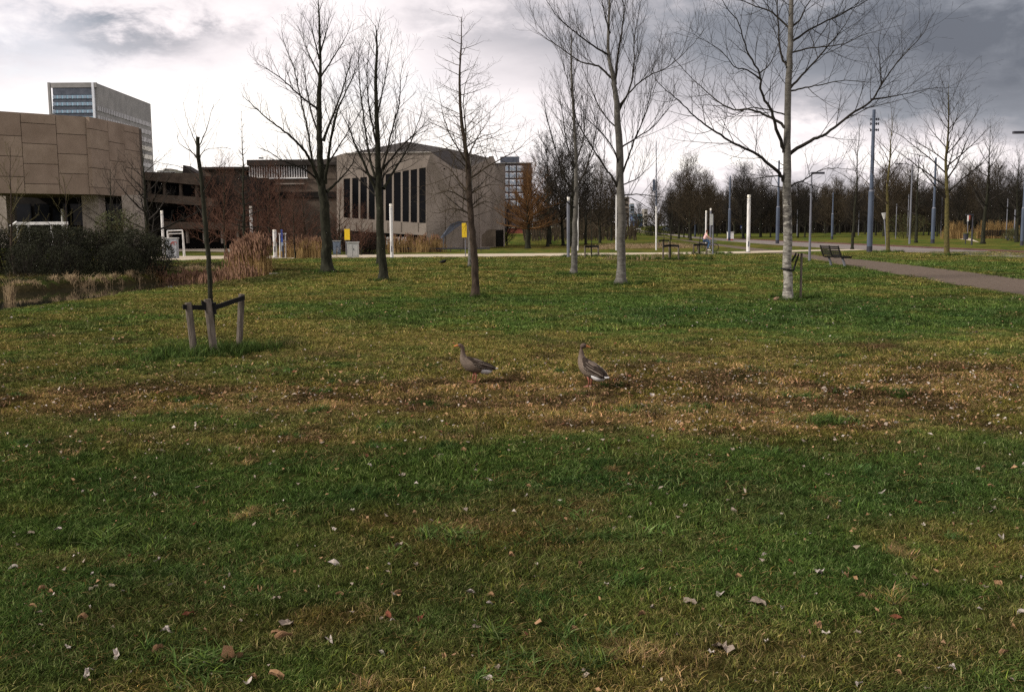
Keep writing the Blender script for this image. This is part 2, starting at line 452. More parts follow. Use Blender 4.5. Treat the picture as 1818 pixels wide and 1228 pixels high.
def tinted(name, src, rough=0.9, fine=True, bump=False):
    """colour from the 'tint' attribute (of the instancer or the vertices), varied per blade and by fine noise"""
    m = bpy.data.materials.new(name); m.use_nodes = True
    t = m.node_tree; B = NB(t); bs = t.nodes['Principled BSDF']
    a = B.n('ShaderNodeAttribute', attribute_type=src, attribute_name='tint')
    c = a.outputs['Color']
    pos = B.n('ShaderNodeNewGeometry').outputs['Position']
    if src == 'INSTANCER':
        r = B.n('ShaderNodeAttribute', attribute_type='GEOMETRY', attribute_name='shade').outputs['Color']
        c = B.mix(1.0, c, r, 'MULTIPLY')
    else:
        f1 = B.ramp(B.noise(pos, 9, 10, 0.72), [(0.3, (0.45, 0.45, 0.42)), (0.5, (0.95, 0.95, 0.92)), (0.72, (1.7, 1.6, 1.4))])
        c = B.mix(1.0, c, f1, 'MULTIPLY')
        f2 = B.ramp(B.noise(pos, 0.9, 6, 0.6), [(0.3, (0.72, 0.76, 0.75)), (0.7, (1.25, 1.2, 1.15))])
        c = B.mix(1.0, c, f2, 'MULTIPLY')
        bp = B.n('ShaderNodeBump'); bp.inputs['Strength'].default_value = 0.9; bp.inputs['Distance'].default_value = 0.05
        t.links.new(B.noise(pos, 14, 8, 0.7), bp.inputs['Height']); t.links.new(bp.outputs[0], bs.inputs['Normal'])
    t.links.new(c, bs.inputs['Base Color'])
    bs.inputs['Roughness'].default_value = rough; bs.inputs['Specular IOR Level'].default_value = 0.0
    return m
M['ground'] = tinted('turf_soil', 'GEOMETRY')
M['blade'] = tinted('grass_blade', 'INSTANCER')

# ------------------------------------------------------------------ ground colour field
def el(px, py, rx, ry, amt):
    """patch centred at a pixel's ground point, radii in metres"""
    p = GP(px, py); return (p.x, p.y, rx, ry * K * 1.1, amt)
dry_patches = [el(700, 640, 4.5, 1.1, 0.35), el(1300, 625, 5, 1.0, 0.35), el(450, 780, 3, .4, .55), el(250, 600, 4, 1.0, .25), el(500, 715, 3.8, 0.9, 0.9), el(150, 700, 3.0, 0.8, 0.9), el(900, 690, 3.0, 0.8, 0.8), el(1450, 705, 4.2, 1.1, 1.0), el(1350, 755, 2.6, 0.4, 1.0),
               el(1750, 660, 3.2, 1.1, 0.8), el(1150, 660, 2.4, 0.7, 0.6), el(60, 640, 3, 0.9, 0.35), el(1020, 750, 0.9, 0.3, 0.9), el(1250, 690, 2.5, .9, .6),
               el(500, 1100, 0.7, 0.35, 0.35), el(1100, 900, 1.3, 0.5, 0.35), el(760, 950, .8, .3, .5), el(150, 980, .7, .25, .3), el(1700, 1100, 1.0, .4, .35), el(1300, 1180, .9, .3, .3),
               el(900, 1180, 0.8, .3, .35), el(1200, 1130, .7, .3, .3),
               el(1130, 438, 16, 9, 0.85), el(1100, 462, 7, 3, 0.45), el(900, 438, 12, 5, 0.3)]
green_patches = [el(1200, 550, 7, 2.6, 1.0), el(1600, 560, 8, 3.5, 1.0), el(900, 535, 5, 1.2, 0.5), el(1300, 840, 2.6, 0.8, 0.9), el(300, 870, 2.6, 0.8, 0.8), el(50, 560, 3, 2, 0.5),
                 el(1650, 480, 10, 9, 0.7), el(1000, 860, 1.5, 0.4, 0.5), el(200, 1060, 1.2, 0.6, 0.8), el(1600, 900, 2, .6, .6), el(800, 1090, .8, .4, .5), el(1500, 1020, 1.2, .4, .6)]
def tint(x, y):
    x = np.asarray(x, float); y = np.asarray(y, float)
    n1 = fbm(x, y, 3.2, 11); n2 = fbm(x, y, 0.55, 23); n3 = fbm(x, y, 1.1, 41, 3); n0 = fbm(x, y, 9, 5, 3)
    xw = x + (fbm(x, y, 1.5, 61) - 0.5) * 2.0; yw = y + (fbm(x, y, 1.2, 71) - 0.5) * 1.2
    dry = np.zeros_like(x); grn = np.zeros_like(x)
    for cx, cy, rx, ry, a in dry_patches:
        dry = dry + a * np.exp(-(((xw - cx) / rx) ** 2 + ((yw - cy) / ry) ** 2))
    for cx, cy, rx, ry, a in green_patches:
        grn = grn + a * np.exp(-(((xw - cx) / rx) ** 2 + ((yw - cy) / ry) ** 2))
    dry = np.clip(dry, 0, 1.15)
    nearf = 1 - sstep(9.3, 11.0, y)
    olive = np.array([0.100, 0.090, 0.027]); green = np.array([0.047, 0.076, 0.019]); deep = np.array([0.023, 0.050, 0.016])
    tan = np.array([0.160, 0.110, 0.048]); soil = np.array([0.060, 0.040, 0.022]); mossy = np.array([0.082, 0.070, 0.018])
    k = np.clip(0.52 + (n1 - 0.5) * 2.2 + (n2 - 0.5) * 2.4 + grn * 0.75 + nearf * 0.08 - 0.20 * sstep(11, 16, y), 0, 1)[..., None]
    c = olive * (1 - k) + green * k
    kd = np.clip(grn * 0.55 + (n3 - 0.54) * 2.4 + nearf * 0.22, 0, 0.85)[..., None]
    c = c * (1 - kd) + deep * kd
    dd = np.clip(dry * 1.15 + (n2 - 0.5) * 1.4 * np.minimum(dry * 3, 1) + (n3 - 0.60) * 1.5 + nearf * 0.10, 0, 1)
    kt = np.clip(dd, 0, 0.95)[..., None]
    dryc = np.where((n2 > 0.58)[..., None], soil, np.where((n3 > 0.56)[..., None], mossy, tan))
    s = sstep(0.44, 0.60, n2)[..., None]; s2 = sstep(0.5, 0.62, n3)[..., None]
    s = s * (1 - .6 * nearf[..., None]); dryc = (tan * (1 - s2) + mossy * s2) * (1 - s) + soil * s
    c = c * (1 - kt) + dryc * kt
    # banks of the pond: rank brownish growth
    sd = sdist(pond, x, y)
    bank = np.exp(-((sd + 1.0) / 1.6) ** 2) * (y > 38)
    c = c * (1 - 0.6 * bank[..., None]) + np.array([0.028, 0.026, 0.013]) * 0.6 * bank[..., None]
    c = np.where((sd > 0.15)[..., None], np.array([0.03, 0.024, 0.016]), c)
    c = c * np.array([0.99, 1.04, 0.78]) * (1 + 0.10 * sstep(13, 19, y) - 0.12 * nearf)[..., None]
    lum = c.mean(axis=-1, keepdims=True); c = c * 0.93 + lum * 0.07
    return c * (0.85 + 0.3 * n0[..., None]), dry

# ------------------------------------------------------------------ terrain and paths
ys = np.concatenate([np.linspace(-40, 2.4, 18), np.arange(2.6, 20, 0.10), np.arange(20, 60, 0.25), 60 * 1.03 ** np.arange(0, 150)])
ys = ys[ys < 4200]
tt = np.linspace(-1, 1, 341); tt = np.sign(tt) * (0.55 * np.abs(tt) + 0.45 * np.abs(tt) ** 3)
wid = 14 + 1.1 * np.maximum(ys, 0)
gx = tt[None, :] * wid[:, None]; gy = np.repeat(ys[:, None], len(tt), 1)
gz = hz(gx, gy)
nr, nc = gx.shape
idx = np.arange(nr * nc).reshape(nr, nc)
F = np.stack([idx[:-1, :-1], idx[:-1, 1:], idx[1:, 1:], idx[1:, :-1]], -1).reshape(-1, 4)
tcol, _ = tint(gx.ravel(), gy.ravel())
fn = (1 - 0.55 * (1 - sstep(20, 38, gy.ravel())))[:, None]; tcol = tcol * fn + np.array([0.012, 0.010, 0.005]) * (1 - fn)    # thatch and soil tone, with shade between the blades painted in
ground = np_mesh('ground', np.c_[gx.ravel(), gy.ravel(), gz.ravel()], F, M['ground'], attrs={'tint': tcol}, smooth=True)
tag(ground, 'patchy green and brown park lawn', kind='structure')

def water_mat():
    m = bpy.data.materials.new('still_water'); m.use_nodes = True
    t = m.node_tree; B = NB(t); bs = t.nodes['Principled BSDF']
    bs.inputs['Base Color'].default_value = (0.012, 0.012, 0.009, 1); bs.inputs['Roughness'].default_value = 0.035
    bs.inputs['IOR'].default_value = 1.33; bs.inputs['Specular IOR Level'].default_value = 0.5
    bp = B.n('ShaderNodeBump'); bp.inputs['Strength'].default_value = 0.02; bp.inputs['Distance'].default_value = 0.01
    t.links.new(B.noise(B.n('ShaderNodeNewGeometry').outputs['Position'], 2.5, 3), bp.inputs['Height']); t.links.new(bp.outputs[0], bs.inputs['Normal'])
    return m
M['water'] = water_mat()
def flat_poly(name, pts, z, m):
    mb = MB(); mb.add([(p[0], p[1], z) for p in pts], [tuple(range(len(pts)))]); return mb.build(name, m)
o = flat_poly('pond', [(-110, 8), (-6, 8), (-6, 78), (-110, 78)], ZW, M['water']); tag(o, 'dark still pond water', kind='structure')
o = flat_poly('canal', [(-26, 66), (26, 66), (26, 165), (-26, 165)], canal_z, M['water']); tag(o, 'narrow canal reflecting the sky', kind='structure')

def sheet(name, up, lo, z, m, label):
    """a strip between two pixel polylines with equal counts"""
    mb = MB(); A = [GP(*p) for p in up]; Bq = [GP(*p) for p in lo]
    n = len(A); k = 4
    vs = []; 
    for a, b in zip(A, Bq):
        vs += [(a.x, a.y, z), (b.x, b.y, z), (b.x, b.y, -0.06), (a.x, a.y, -0.06)]
    fs = []
    for i in range(n - 1):
        q = i * 4
        fs += [(q, q + 1, q + 5, q + 4), (q + 1, q + 2, q + 6, q + 5), (q, q + 4, q + 7, q + 3)]
    mb.add(vs, fs); o = mb.build(name, m); tag(o, label, kind='structure'); return o
sheet('path', [(1900, 506), (1818, 496), (1700, 481), (1560, 464), (1472, 456), (1380, 445), (1284, 434.5), (1204, 424.5), (1150, 415), (1128, 409.5)],
      [(1900, 541), (1818, 525), (1700, 506), (1560, 481), (1486, 469), (1412, 455), (1310, 441.5), (1216, 428), (1156, 417), (1120, 409.5)], 0.012, M['asphalt'], 'brown asphalt footpath crossing the lawn')
sheet('gravel_path', [(180, 456), (300, 455), (480, 454), (700, 452), (935, 450.3), (1165, 448.8), (1300, 446.8), (1430, 444), (1560, 442)],
      [(180, 464), (300, 463), (480, 459.5), (700, 457.5), (935, 455.5), (1165, 453), (1300, 450.5), (1430, 446.5), (1560, 443.5)], 0.018, M['path_cream'], 'thin cream gravel path beyond the lawn')
sheet('road', [(1950, 455), (1818, 449), (1650, 441), (1500, 434), (1400, 429.5), (1300, 424.5), (1230, 420), (1150, 411), (1128, 406.8)],
      [(1950, 465), (1818, 458), (1650, 450), (1500, 442), (1400, 436.5), (1300, 429), (1230, 423), (1150, 412.5), (1126, 407.2)], 0.024, M['road'], 'pale worn cycle road beside the tram line')
sheet('road_edge', [(1950, 453.4), (1818, 447.6), (1650, 439.8), (1500, 433), (1400, 428.7), (1300, 424)],
      [(1950, 455), (1818, 449), (1650, 441), (1500, 434), (1400, 429.5), (1300, 424.5)], 0.10, M['kerb_red'], 'dark red brick edge of the cycle road')
sheet('pavement', [(250, 438), (330, 438), (420, 441), (470, 443)], [(250, 446), (345, 446), (430, 448), (470, 449)], 0.012, M['path_cream'], 'cream paved yard behind the reeds')
sheet('footpath', [(1680, 420), (1708, 421), (1722, 423)], [(1702, 424), (1722, 427), (1738, 430)], 0.012, M['path_cream'], 'cream footpath by the dark wood')
sheet('far_road', [(930, 414.2), (1010, 413.2), (1080, 411.2), (1128, 408.3)], [(930, 416.0), (1010, 414.6), (1080, 412.3), (1128, 409.3)], 0.03, M['path_cream'], 'pale far road along the canal')
a, b = GP(478, 485), GP(604, 482.6)
mb = MB(); mb.tube([(a.x, a.y, -0.08), (b.x, b.y, -0.08)], 0.12, 4); o = mb.build('kerb', M['pillar']); tag(o, 'stone edging at the end of the pond', kind='structure')

# ------------------------------------------------------------------ grass
def tuft_mesh(name, seed, nb, rad, hmin, hmax, wd, lean, dryf=0.12):
    rg = np.random.default_rng(seed)
    V = []; Fq = []; S = []
    for i in range(nb):
        a = rg.uniform(0, 2 * math.pi); r = rad * math.sqrt(rg.uniform(0, 1)); x, y = r * math.cos(a), r * math.sin(a)
        h = rg.uniform(hmin, hmax); th = rg.uniform(0, 2 * math.pi); l = lean * rg.uniform(0.3, 1.6) * h
        dx, dy = math.cos(th) * l, math.sin(th) * l; ph = rg.uniform(0, math.pi); wx, wy = math.cos(ph) * wd / 2, math.sin(ph) * wd / 2
        b = len(V)
        V += [(x - wx, y - wy, -0.01), (x + wx, y + wy, -0.01), (x + dx * .4 + wx * .8, y + dy * .4 + wy * .8, h * .6), (x + dx * .4 - wx * .8, y + dy * .4 - wy * .8, h * .6),
              (x + dx + wx * .1, y + dy + wy * .1, h), (x + dx - wx * .1, y + dy - wy * .1, h)]
        Fq += [(b, b + 1, b + 2, b + 3), (b + 3, b + 2, b + 4, b + 5)]
        s = rg.uniform(0.25, 1.75); t = rg.uniform()
        col = (s, s, s) if t > dryf + 0.12 else ((2.7 * s + .3, 1.9 * s + .3, 2.9 * s + .4) if t < dryf else (1.6 * s, 1.4 * s, 1.0 * s))
        S += [col] * 6
    o = np_mesh(name, V, Fq, M['blade'], attrs={'shade': np.array(S)})
    COL.objects.unlink(o); return o
tufts = bpy.data.collections.new('grass_tufts')
for i in range(5): tufts.objects.link(tuft_mesh('a_tuft_%d' % i, 100 + i, 52, 0.075, 0.008, 0.032, 0.0040, 1.5, 0.12))
for i in range(3): tufts.objects.link(tuft_mesh('b_tuft_%d' % i, 200 + i, 30, 0.085, 0.020, 0.060, 0.0042, 1.1, 0.18))
for i in range(2): tufts.objects.link(tuft_mesh('d_tuft_%d' % i, 400 + i, 16, 0.11, 0.006, 0.022, 0.0040, 4.5, 0.0))
for i in range(2): tufts.objects.link(tuft_mesh('c_tuft_%d' % i, 300 + i, 60, 0.14, 0.08, 0.24, 0.010, 0.7, 0.12))

def scatter_points(y0, y1, dens, seed, keep=None):
    rg = np.random.default_rng(seed)
    area = 0.57 * (y1 * y1 - y0 * y0) + 1.6 * (y1 - y0)
    n = int(area * dens)
    y = np.sqrt(rg.uniform(y0 * y0, y1 * y1, n)); x = rg.uniform(-1, 1, n) * (0.57 * y + 0.8)
    ok = (sdist(pond, x, y) < 0.1) & (sdist(canal, x, y) < 0.2)
    return x[ok], y[ok], rg

PX, PY, PI_, PS, PZ = [], [], [], [], []
path_poly = [GP(*p)[:2] for p in [(1900, 506), (1818, 496), (1700, 481), (1560, 464), (1472, 456), (1380, 445)]] + [GP(*p)[:2] for p in [(1310, 441.5), (1412, 455), (1486, 469), (1560, 481), (1700, 506), (1818, 525), (1900, 541)]]
gravel_poly = [GP(*p)[:2] for p in [(180, 455), (480, 453), (935, 449.3), (1300, 446), (1430, 443), (1430, 446.5), (1300, 450.5), (935, 455.5), (480, 459.5), (180, 464)]]
for y0, y1, dens, sc, sz, seed in [(3.8, 7.5, 300, 1.0, 1.0, 1), (7.5, 12.5, 190, 1.15, 1.05, 2), (12.5, 21, 85, 1.7, 1.15, 3), (21, 35, 30, 2.5, 1.5, 4), (35, 76, 7.5, 4.2, 2.0, 5)]:
    x, y, rg = scatter_points(y0, y1, dens, seed)
    ok = (sdist(path_poly, x, y) < 0.05) & (sdist(gravel_poly, x, y) < 0.3); x, y = x[ok], y[ok]
    c, dry = tint(x, y); n = len(x)
    keep = rg.uniform(size=n) > 0.45 * dry * (vnoise(x, y, .3, 9) > .4)
    x, y, c, dry = x[keep], y[keep], c[keep], dry[keep]; n = len(x)
    PX.append(x); PY.append(y)
    clump = fbm(x, y, 0.9, 77, 3)
    k = rg.integers(0, 5, n); long_ = rg.uniform(size=n) < np.clip((clump - 0.55) * 2.2, 0.01, 0.5); k = np.where(long_, rg.integers(5, 8, n), k)
    PI_.append(k); s = sc * rg.uniform(0.75, 1.3, n); PS.append(np.c_[s, s, sz * rg.uniform(0.7, 1.35, n)]); PZ.append(c)
# flat straw lying in the turf (last two prototypes by name are d_tuft)
for y0, y1, dens, sc, seed in [(3.8, 7.5, 110, 1.0, 21), (7.5, 12.5, 60, 1.3, 22), (12.5, 21, 16, 1.9, 23)]:
    x, y, rg = scatter_points(y0, y1, dens, seed); n = len(x); ok = rg.uniform(size=n) < np.clip(fbm(x, y, .8, 91, 3) * 3.0 - 1.0, .08, 1); x, y = x[ok], y[ok]; n = len(x)
    PX.append(x); PY.append(y); PI_.append(rg.integers(10, 12, n)); s = sc * rg.uniform(.7, 1.3, n); PS.append(np.c_[s, s, s * 1.2]); PZ.append(np.tile([0.17, 0.125, 0.055], (n, 1)) * rg.uniform(.4, 1.3, (n, 1)))
# long dark tufts round trunks and stakes, (px, py, radius m, count)
for px, py, rr, n, hh in [(378, 628, 0.75, 70, 1.0), (440, 618, 0.4, 14, 0.8), (300, 640, .5, 16, .7), (1412, 530, 0.5, 40, 1.0), (1398, 534, .3, 14, .8), (1104, 506, 0.5, 34, 0.9), (1125, 503, 0.5, 16, 0.9), (585, 484, 0.9, 44, 1.0), (845, 528, 0.4, 20, 0.8), (1018, 488, 0.6, 26, 0.9),
                      (1683, 454, 0.8, 30, 1.2), (1578, 448, 0.8, 30, 1.2), (1050, 456, 1.8, 60, 1.3), (1190, 461, 2.2, 90, 1.4), (1245, 451, 1.8, 50, 1.2), (835, 475, 0.7, 20, 1), (681, 499, .45, 22, .8), (672, 472, .7, 20, .9),
                      (250, 960, .35, 20, .35), (970, 1150, .35, 22, .3), (390, 1180, .25, 12, .35), (1465, 750, .25, 16, .5), (790, 960, .4, 14, .35), (1090, 940, .5, 12, .35), (1520, 700, .5, 12, .35)]:
    p = GP(px, py); a = np.random.default_rng(int(px * 7 + py)); th = a.uniform(0, 6.28, n); r = rr * np.sqrt(a.uniform(0, 1, n))
    x = p.x + np.cos(th) * r * 1.5; y = p.y + np.sin(th) * r
    PX.append(x); PY.append(y); PI_.append(a.integers(8, 10, n)); s = a.uniform(.6, 1.1, n); PS.append(np.c_[s, s, hh * a.uniform(0.5, 1.1, n)])
    PZ.append(np.tile([0.030, 0.050, 0.013], (n, 1)) * a.uniform(.7, 1.5, (n, 1)))
# small weeds dotted through the near lawn
a = np.random.default_rng(909)
for _ in range(120):
    yw = math.sqrt(a.uniform(4.4 ** 2, 17 ** 2)); xw = a.uniform(-1, 1) * .55 * yw; n = int(a.integers(3, 9)); th = a.uniform(0, 6.28, n); r = .09 * np.sqrt(a.uniform(0, 1, n)) * (1 + yw / 12)
    PX.append(xw + np.cos(th) * r); PY.append(yw + np.sin(th) * r); PI_.append(a.integers(8, 10, n)); s = a.uniform(.25, .6, n); PS.append(np.c_[s, s, a.uniform(.15, .34, n)])
    PZ.append(np.tile(([0.030, 0.056, 0.014], [0.024, 0.046, 0.013], [0.11, 0.088, 0.035])[int(a.integers(0, 3))], (n, 1)) * a.uniform(.7, 1.4, (n, 1)))
# rank grass on the far banks
for y0, y1, n in [(34, 54, 1700)]:
    a = np.random.default_rng(88); x = a.uniform(-32, -9, n); y = a.uniform(y0, 64, n); sd = sdist(pond, x, y, 9); qx, qy = px_of(x, y, 0.0)
    ok = (sd < -0.1) & (qy < np.interp(qx, [-900, -500, -200, 0, 60, 98, 163, 200, 254, 330, 400, 470], [556, 541, 524, 516, 513, 508, 505, 502, 497, 487, 482, 479])) & (qx < 475); x, y = x[ok], y[ok]; n = len(x)
    PX.append(x); PY.append(y); PI_.append(a.integers(8, 10, n)); s = a.uniform(1.2, 2.2, n); PS.append(np.c_[s, s, a.uniform(.8, 1.8, n)])
    PS[-1][:, 2] *= .6; tn = vnoise(x, y, 1.5, 4)[:, None]; PZ.append(np.array([0.020, 0.030, 0.012]) * (1 - tn) + np.array([0.05, 0.038, 0.02]) * tn)
PX = np.concatenate(PX); PY = np.concatenate(PY); PI_ = np.concatenate(PI_); PS = np.concatenate(PS); PZ = np.concatenate(PZ)
n = len(PX); rg = np.random.default_rng(5)
me = bpy.data.meshes.new('grass'); me.vertices.add(n)
me.vertices.foreach_set('co', np.c_[PX, PY, hz(PX, PY)].astype(np.float32).ravel())
at = me.attributes.new('tint', 'FLOAT_COLOR', 'POINT'); at.data.foreach_set('color', np.c_[PZ * rg.uniform(.6, 1.5, (n, 1)) * 1.15, np.ones(n)].astype(np.float32).ravel())
at = me.attributes.new('pick', 'INT', 'POINT'); at.data.foreach_set('value', PI_.astype(np.int32))
at = me.attributes.new('size', 'FLOAT_VECTOR', 'POINT'); at.data.foreach_set('vector', PS.astype(np.float32).ravel())
at = me.attributes.new('turn', 'FLOAT_VECTOR', 'POINT'); at.data.foreach_set('vector', np.c_[np.zeros(n), np.zeros(n), rg.uniform(0, 6.28, n)].astype(np.float32).ravel())
me.materials.append(M['blade'])
grass = bpy.data.objects.new('grass', me); COL.objects.link(grass)
tag(grass, 'short patchy lawn grass', 'grass', kind='stuff')
g = bpy.data.node_groups.new('scatter_grass', 'GeometryNodeTree')
g.interface.new_socket(name='Geometry', in_out='INPUT', socket_type='NodeSocketGeometry')
g.interface.new_socket(name='Geometry', in_out='OUTPUT', socket_type='NodeSocketGeometry')
gi = g.nodes.new('NodeGroupInput'); go = g.nodes.new('NodeGroupOutput')
ci = g.nodes.new('GeometryNodeCollectionInfo'); ci.inputs['Collection'].default_value = tufts
ci.inputs['Separate Children'].default_value = True; ci.inputs['Reset Children'].default_value = True
ip = g.nodes.new('GeometryNodeInstanceOnPoints'); ip.inputs['Pick Instance'].default_value = True
def named(nm, dt):
    q = g.nodes.new('GeometryNodeInputNamedAttribute'); q.data_type = dt; q.inputs['Name'].default_value = nm; return q.outputs[0]
g.links.new(gi.outputs[0], ip.inputs['Points']); g.links.new(ci.outputs[0], ip.inputs['Instance'])
g.links.new(named('pick', 'INT'), ip.inputs['Instance Index']); g.links.new(named('turn', 'FLOAT_VECTOR'), ip.inputs['Rotation'])
g.links.new(named('size', 'FLOAT_VECTOR'), ip.inputs['Scale']); g.links.new(ip.outputs[0], go.inputs[0])
md = grass.modifiers.new('scatter', 'NODES'); md.node_group = g

# ------------------------------------------------------------------ leaf litter
def leaf_mesh(name, seed, m, ragged=True):
    rg = random.Random(seed); n = 11
    vs = [(0, 0, 0.08)]; fs = []
    for ring, rr in ((1, 0.5), (2, 1.0)):
        for k in range(n):
            th = 2 * math.pi * k / n
            r = 0.5 * rr * ((0.80 + 0.16 * math.sin(3 * th + seed * 1.7) + 0.08 * math.sin(7 * th + seed) + rg.uniform(-.10, .08)) if ring == 2 else 0.9) * (0.72 + 0.28 * abs(math.cos(th)))
            x, y = r * math.cos(th), r * 0.75 * math.sin(th)
            z = 0.10 * rr * math.sin(2.3 * th + seed) + (0.50, 0.22, 0.70)[seed % 3] * abs(y) - .12 * rr * math.cos(th * (1 + seed % 2)) + rg.uniform(-.12, .12) * rr + 0.08
            vs.append((x, y, z))
    for k in range(n):
        k2 = (k + 1) % n
        fs.append((0, 1 + k, 1 + k2)); fs.append((1 + k, 1 + n + k, 1 + n + k2)); fs.append((1 + k, 1 + n + k2, 1 + k2))
    return vs, fs
leafs = []
for i, mk in enumerate(['leaf_tan', 'leaf_pale', 'leaf_tan', 'leaf_pale', 'leaf_grey', 'leaf_red', 'leaf_pale', 'leaf_grey', 'leaf_tan']):
    vs, fs = leaf_mesh('leaf', i + 3, mk)
    me = bpy.data.meshes.new('fallen_leaf'); me.from_pydata(vs, [], fs); me.materials.append(M[mk]); leafs.append((me, mk))
# small fragments: joined ground cover
for mi, (mname, mk, nn) in enumerate([('leaf_litter', 'leaf_pale', 900), ('leaf_litter', 'leaf_tan', 4600), ('leaf_litter', 'leaf_grey', 2600), ('leaf_litter', 'leaf_red', 900)]):
    a = np.random.default_rng(40 + mi); V = []; Fq = []
    nc_ = nn * 8; cyv = np.where(a.uniform(size=nc_) < .55, np.sqrt(a.uniform(4.0 ** 2, 30 ** 2, nc_)), a.uniform(9.4, 16.7, nc_)); cxv = a.uniform(-1, 1, nc_) * (0.55 * cyv + .6)
    _, dr = tint(cxv, cyv); kp = (a.uniform(size=nc_) < np.where(cyv < 9, .42, .22) + 0.55 * dr * np.where(cxv > 1.5, 1.25, .55)) & (sdist(pond, cxv, cyv) < -.2)
    cxv, cyv = cxv[kp][:nn], cyv[kp][:nn]; czv = hz(cxv, cyv)
    for x, y, z in zip(cxv.tolist(), cyv.tolist(), czv.tolist()):
        s = a.uniform(0.006, 0.019) * (1.0 + 0.03 * y) * (1.5 if a.uniform() < .12 else 1); th = a.uniform(0, 6.28); z = z + a.uniform(.012, .034)
        cx, sx = math.cos(th) * s, math.sin(th) * s; b = len(V); k = a.uniform(.3, .8)
        t1, t2, t3, t4 = a.uniform(-.5, .9, 4) * s
        V += [(x - cx, y - sx, z + t1), (x + sx * k, y - cx * k, z + t2), (x + cx, y + sx, z + t3), (x - sx * k * a.uniform(.2, 1), y + cx * k, z + t4)]
        Fq += [(b, b + 1, b + 2, b + 3)]
    o = np_mesh(mname, V, Fq, M[mk]); tag(o, 'scraps of dry leaf scattered over the lawn', 'leaf litter', kind='stuff')
# single leaves that can be told apart: (px, py, size m, kind, label)
spec = [(410, 1180, .19, 0, 'large curled tan leaf at the lower edge of the lawn'), (441, 1216, .10, 1, 'crumpled white leaf right below the large curled tan leaf'), (375, 1187, .09, 3, 'small white leaf touching the left end of the large curled tan leaf'),
        (503, 1137, .13, 2, 'rolled tan leaf above and right of the large curled leaf'), (510, 1112, .12, 4, 'mauve brown leaf just behind the rolled tan leaf'), (296, 1127, .09, 6, 'white crumpled leaf left of the large curled tan leaf'),
        (593, 1001, .12, 1, 'pale crumpled leaf alone on the olive patch at middle left'), (586, 1140, .10, 6, 'whitish leaf right of the rolled tan leaf'), (690, 1094, .11, 5, 'reddish brown leaf near the bottom centre left'),
        (335, 1095, .08, 5, 'dark reddish leaf in the bottom left grass'), (101, 942, .09, 1, 'bright white leaf at the left edge of the lawn'), (1281, 1061, .11, 1, 'bright white leaf on dark grass at lower right'),
        (1281, 1160, .17, 7, 'broad mauve leaf with ragged edge at lower right'), (1261, 1166, .07, 3, 'small white leaf beside the broad mauve leaf'), (1452, 1023, .15, 3, 'bent pale leaf far down on the right'),
        (1224, 1076, .11, 4, 'folded brown leaf left of the bright white leaf'), (1346, 1079, .13, 7, 'mauve leaf pair right of the bright white leaf'), (1450, 1123, .10, 0, 'orange tan leaf next to green weed at lower right'),
        (838, 1052, .10, 1, 'pale folded leaf at the lower centre'), (706, 1052, .09, 2, 'tan leaf just above the reddish brown leaf'), (748, 1098, .10, 5, 'dark brown leaf right of the reddish brown leaf'),
        (908, 988, .08, 0, 'tan leaf on the centre of the near lawn'), (705, 970, .10, 7, 'mauve leaf in the brown patch left of centre'), (835, 947, .09, 4, 'greyish leaf above the centre of the near lawn'),
        (1302, 906, .08, 4, 'grey brown leaf on the right half of the near lawn'), (1216, 898, .08, 6, 'white leaf right of centre on the near lawn'), (1780, 955, .11, 6, 'white leaf near the right edge of the lawn'),
        (1772, 1041, .11, 2, 'tan leaf near the lower right edge'), (1593, 1107, .09, 5, 'dark leaf alone at the lower right'), (655, 832, .08, 6, 'white leaf on green grass below the left brown patch'),
        (1158, 702, .13, 1, 'largest white leaf in the brown patch right of the geese'), (994, 703, .10, 6, 'white leaf left of the standing goose feet'), (1820, 828, .10, 6, 'pale leaf cut by the right edge'),
        (1640, 932, .08, 3, 'small pale leaf on the right lawn'), (1357, 988, .07, 6, 'small white leaf above the bright white leaf'), (490, 1206, .13, 2, 'tan leaf at the very bottom right of the crumpled white leaf'),
        (1020, 1118, .08, 0, 'ochre leaf near the bottom centre'), (165, 1048, .08, 7, 'mauve leaf in the left foreground'), (90, 1055, .08, 2, 'tan leaf in the left foreground'), (208, 1172, .09, 3, 'whitish leaf in the bottom left foreground'),
        (282, 1160, .09, 0, 'tan leaf between two pale leaves in the bottom left foreground')]
def put_leaf(px, py, s, k, label, grp=None):
    p = G(px, py); o = bpy.data.objects.new('fallen_leaf', leafs[k][0]); COL.objects.link(o)
    o.location = (p.x, p.y, p.z + 0.012); o.scale = (s, s * (0.7, 1.0, 0.55)[k % 3], s * 0.9); o.rotation_euler = (R.uniform(-.35, .35), R.uniform(-.35, .35), R.uniform(0, 6.28))
    tag(o, label, 'leaf', grp or 'fallen leaves on the near lawn')
for a in spec: put_leaf(*a)
kinds_l = {'leaf_tan': 'small tan leaf lying loose in the foreground grass', 'leaf_pale': 'small pale leaf lying loose in the foreground grass', 'leaf_grey': 'small mauve grey leaf lying loose in the foreground grass', 'leaf_red': 'small reddish leaf lying loose in the foreground grass'}
for i in range(150):
    k = R.randrange(9); mk = leafs[k][1]
    put_leaf(R.uniform(0, 1818), 800 + 428 * R.random() ** 1.2, R.uniform(.03, .085), k, kinds_l[mk], 'small loose leaves, ' + mk.split('_')[1])

# ------------------------------------------------------------------ trees
def catmull(pts, k=4):
    out = []
    n = len(pts)
    for i in range(n - 1):
        p0, p1, p2, p3 = pts[max(i - 1, 0)], pts[i], pts[i + 1], pts[min(i + 2, n - 1)]
        for j in range(k):
            t = j / k
            out.append(0.5 * ((2 * p1) + (p2 - p0) * t + (2 * p0 - 5 * p1 + 4 * p2 - p3) * t * t + (3 * p1 - p0 - 3 * p2 + p3) * t ** 3))
    out.append(pts[-1]); return out

